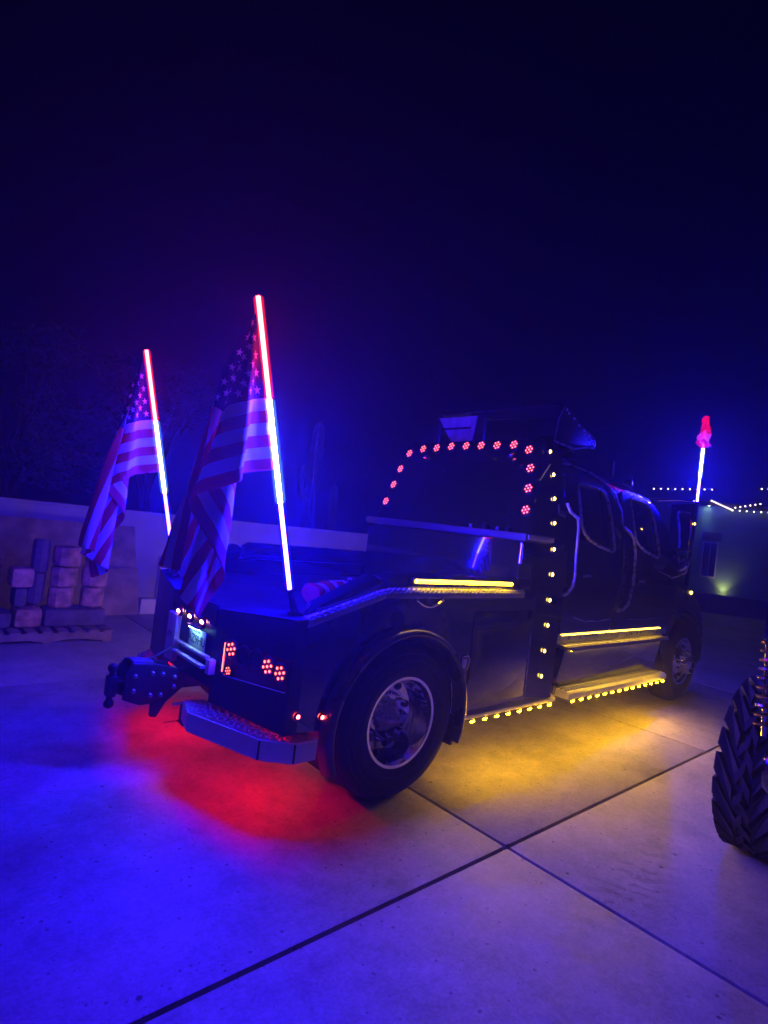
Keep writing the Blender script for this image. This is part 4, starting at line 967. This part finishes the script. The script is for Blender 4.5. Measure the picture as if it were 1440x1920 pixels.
tree(1.9, 12.0, 4.3, 1.5, 'dark feathery tree left of the far flag', 21); tree(4.6, 13.2, 4.6, 1.6, 'dark tree partly hidden behind the far flag', 22); tree(-.6, 12.8, 3.6, 1.3, 'dark tree at the left edge behind the wall', 23)
# saguaro cacti
def cactus(x, y, h, r, arms, label):
    c = tag(empty('cactus', (x, y, 0)), label, 'cactus', 'cacti behind the low wall')
    def col(pts, rad, name):
        b = B(); nn = 24; pts = [Vector(p) for p in pts]; k = len(pts)
        for i, p in enumerate(pts):
            f = 1 if i < k-3 else (.93, .7, .25)[i-(k-3)]
            for q in range(nn): a = 2*math.pi*q/nn; rr = rad*f*(1+.09*math.cos(12*a)); b.v.append((p.x+rr*math.cos(a), p.y+rr*math.sin(a), p.z))
        b.f = [(i*nn+q, i*nn+(q+1) % nn, (i+1)*nn+(q+1) % nn, (i+1)*nn+q) for i in range(k-1) for q in range(nn)]+[tuple((k-1)*nn+q for q in range(nn))]
        b.build(name, 'cactus', c, smooth=True, edges=60)
    col([(x, y, h*t) for t in (0, .2, .4, .6, .8, .93, .98, 1)], r, 'trunk')
    for dx, z0, z1 in arms:
        B().tube([(x, y, z0-.1), (x+dx*.6, y, z0-.08), (x+dx, y, z0+.08), (x+dx, y, z0+.2)], r*.62, 14).build('arm_elbow', 'cactus', c, smooth=True)
        col([(x+dx, y, z0+.15+(z1-z0-.15)*t) for t in (0, .3, .6, .85, .95, 1)], r*.62, 'arm')
cactus(8.25, 12.0, 4.05, .15, [(-.32, 2.2, 2.95)], 'tall saguaro cactus rising behind the wall right of the near pole')
cactus(8.95, 12.0, 2.55, .11, [], 'short saguaro cactus behind the wall beside the tall one')

# ------------------------------------------------------------------ house wall on the camera side (seen mirrored in the cab doors)
hw = tag(empty('house', (10, -6.5, 0)), 'pale stucco house wall facing the side of the truck', 'house')
B().box((-4, -6.9, -.02), (27, -6.5, 3.05)).build('wall_face', 'house', hw, bevel=.02)
B().box((-4.2, -7.1, 3.06), (27.2, -6.3, 3.2)).build('eave', 'whitewood', hw, bevel=.02)

# ------------------------------------------------------------------ far house on the right
p0 = Vector((23.436, 8.057, 0)); dd = Vector((.569, -.823, 0)).normalized(); nn_ = Vector((-.823, -.569, 0))   # nn_ faces the yard
def fp(s, z, o=0): p = p0+dd*s+nn_*o; return (p.x, p.y, z)
fh = tag(empty('far_house', fp(2, 0, -1)), 'greenish stucco house beyond the truck with a lit wall', 'house')
def wallbox(s0, s1, z0, z1, o0, o1, name, m, par, bevel=0):
    return B().prism([fp(s0, z0, o0), fp(s1, z0, o0), fp(s1, z1, o0), fp(s0, z1, o0)], nn_*(o1-o0)).build(name, m, par, bevel=bevel)
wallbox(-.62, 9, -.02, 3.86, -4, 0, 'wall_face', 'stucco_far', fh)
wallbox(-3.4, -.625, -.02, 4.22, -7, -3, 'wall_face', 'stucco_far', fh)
wallbox(-.75, 9.1, 3.865, 3.99, -4.1, .12, 'parapet', 'darkwall', fh)
wn = wallbox(-.10, .42, 1.17, 2.50, .002, .03, 'window_frame', 'whitewood', fh)
wallbox(-.06, .15, 1.22, 2.46, .032, .04, 'window_pane', 'glass', wn); wallbox(.18, .38, 1.22, 2.46, .032, .04, 'window_pane', 'glass', wn)
wallbox(-.16, .50, 2.56, 2.86, .002, .08, 'lintel', 'darkwall', fh, .01)
pw = wallbox(-2.5, 9, 0, .64, 1.2, 1.5, 'planter_wall', 'darkwall', None, .02); tag(pw, 'low dark planter wall in front of the far house', 'wall')
# wall lamps
def wall_lamp(s, z, o, m, label, up):
    l = tag(empty('wall_lamp', fp(s, z, o)), label, 'lamp')
    B().lathe([(0, .06), (.12, .07), (.13, .055)], fp(s, z, o), 'z', 14, sgn=1 if up else -1).build('lamp_shade', 'black_trim', l, smooth=True)
    B().lathe([(.10, .0005), (.125, .05)], fp(s, z, o), 'z', 12, sgn=1 if up else -1).build('bulb', m, l)
    ld = bpy.data.lights.new('lamp_light', 'SPOT'); lo_ = bpy.data.objects.new('lamp_light', ld); COL.objects.link(lo_); lo_.parent = l
    lo_.location = (0, 0, .14 if up else -.14); ld.spot_size = R(100 if up else 62); ld.spot_blend = 1; ld.shadow_soft_size = .04
    lo_.rotation_euler = (R(180) if up else 0, 0, 0); return ld
ld = wall_lamp(-.07, 3.95, .16, 'e_down', 'bright white downlight under the far house eave', False); ld.energy = 16; ld.color = (.55, .85, 1)
ld = wall_lamp(.74, .42, .16, 'e_up', 'warm uplight behind the planter on the far house wall', True); ld.energy = 40; ld.color = (1, .78, .35)
# string lights
def strand(pts, label):
    st = tag(empty('string_lights', pts[0]), label, 'string lights', 'string lights on the far house')
    B().tube([Vector(p)+Vector((0, 0, .05)) for p in pts], .008, 5).build('cable', 'wire', st)
    src = None
    for p in pts:
        if src is None: src = B().lathe([(-.026, .0005), (-.02, .017), (0, .025), (.02, .017), (.026, .0005)], p, 'z', 8).build('bulb', 'e_bulb', st, smooth=True, at=p)
        else: inst(src, 'bulb', st, p)
strand([fp(-2.02+i*.25, 4.27+.022*i, .1) for i in range(9)], 'string of lights along the far roof left of the front pole')
strand([fp(-.02+i*.075, 4.02-.028*i, .2) for i in range(10)]+[fp(.71+i*.235, 3.74+.01*i, .2) for i in range(10)], 'sagging string of lights along the far house eave')
strand([fp(.76+i*.16, 3.84+.045*i, .3) for i in range(6)], 'short rising string of lights at the far house corner')
strand([fp(1.62+i*.21, 4.64+.02*i, .1) for i in range(9)], 'upper string of lights at the right edge')

# ------------------------------------------------------------------ haze
hz = B().box((-32, -32, -1.1), (62, 52, 6.6)).build('haze', M['wire'])
hz.data.materials.clear()
hm = bpy.data.materials.new('night haze'); hm.use_nodes = True; t = hm.node_tree; t.nodes.clear()
o_ = t.nodes.new('ShaderNodeOutputMaterial'); pv = t.nodes.new('ShaderNodeVolumePrincipled')
pv.inputs['Color'].default_value = (.9, .9, .95, 1); pv.inputs['Density'].default_value = .0100; pv.inputs['Anisotropy'].default_value = .62
t.links.new(pv.outputs[0], o_.inputs['Volume']); hz.data.materials.append(hm); hz['kind'] = 'stuff'
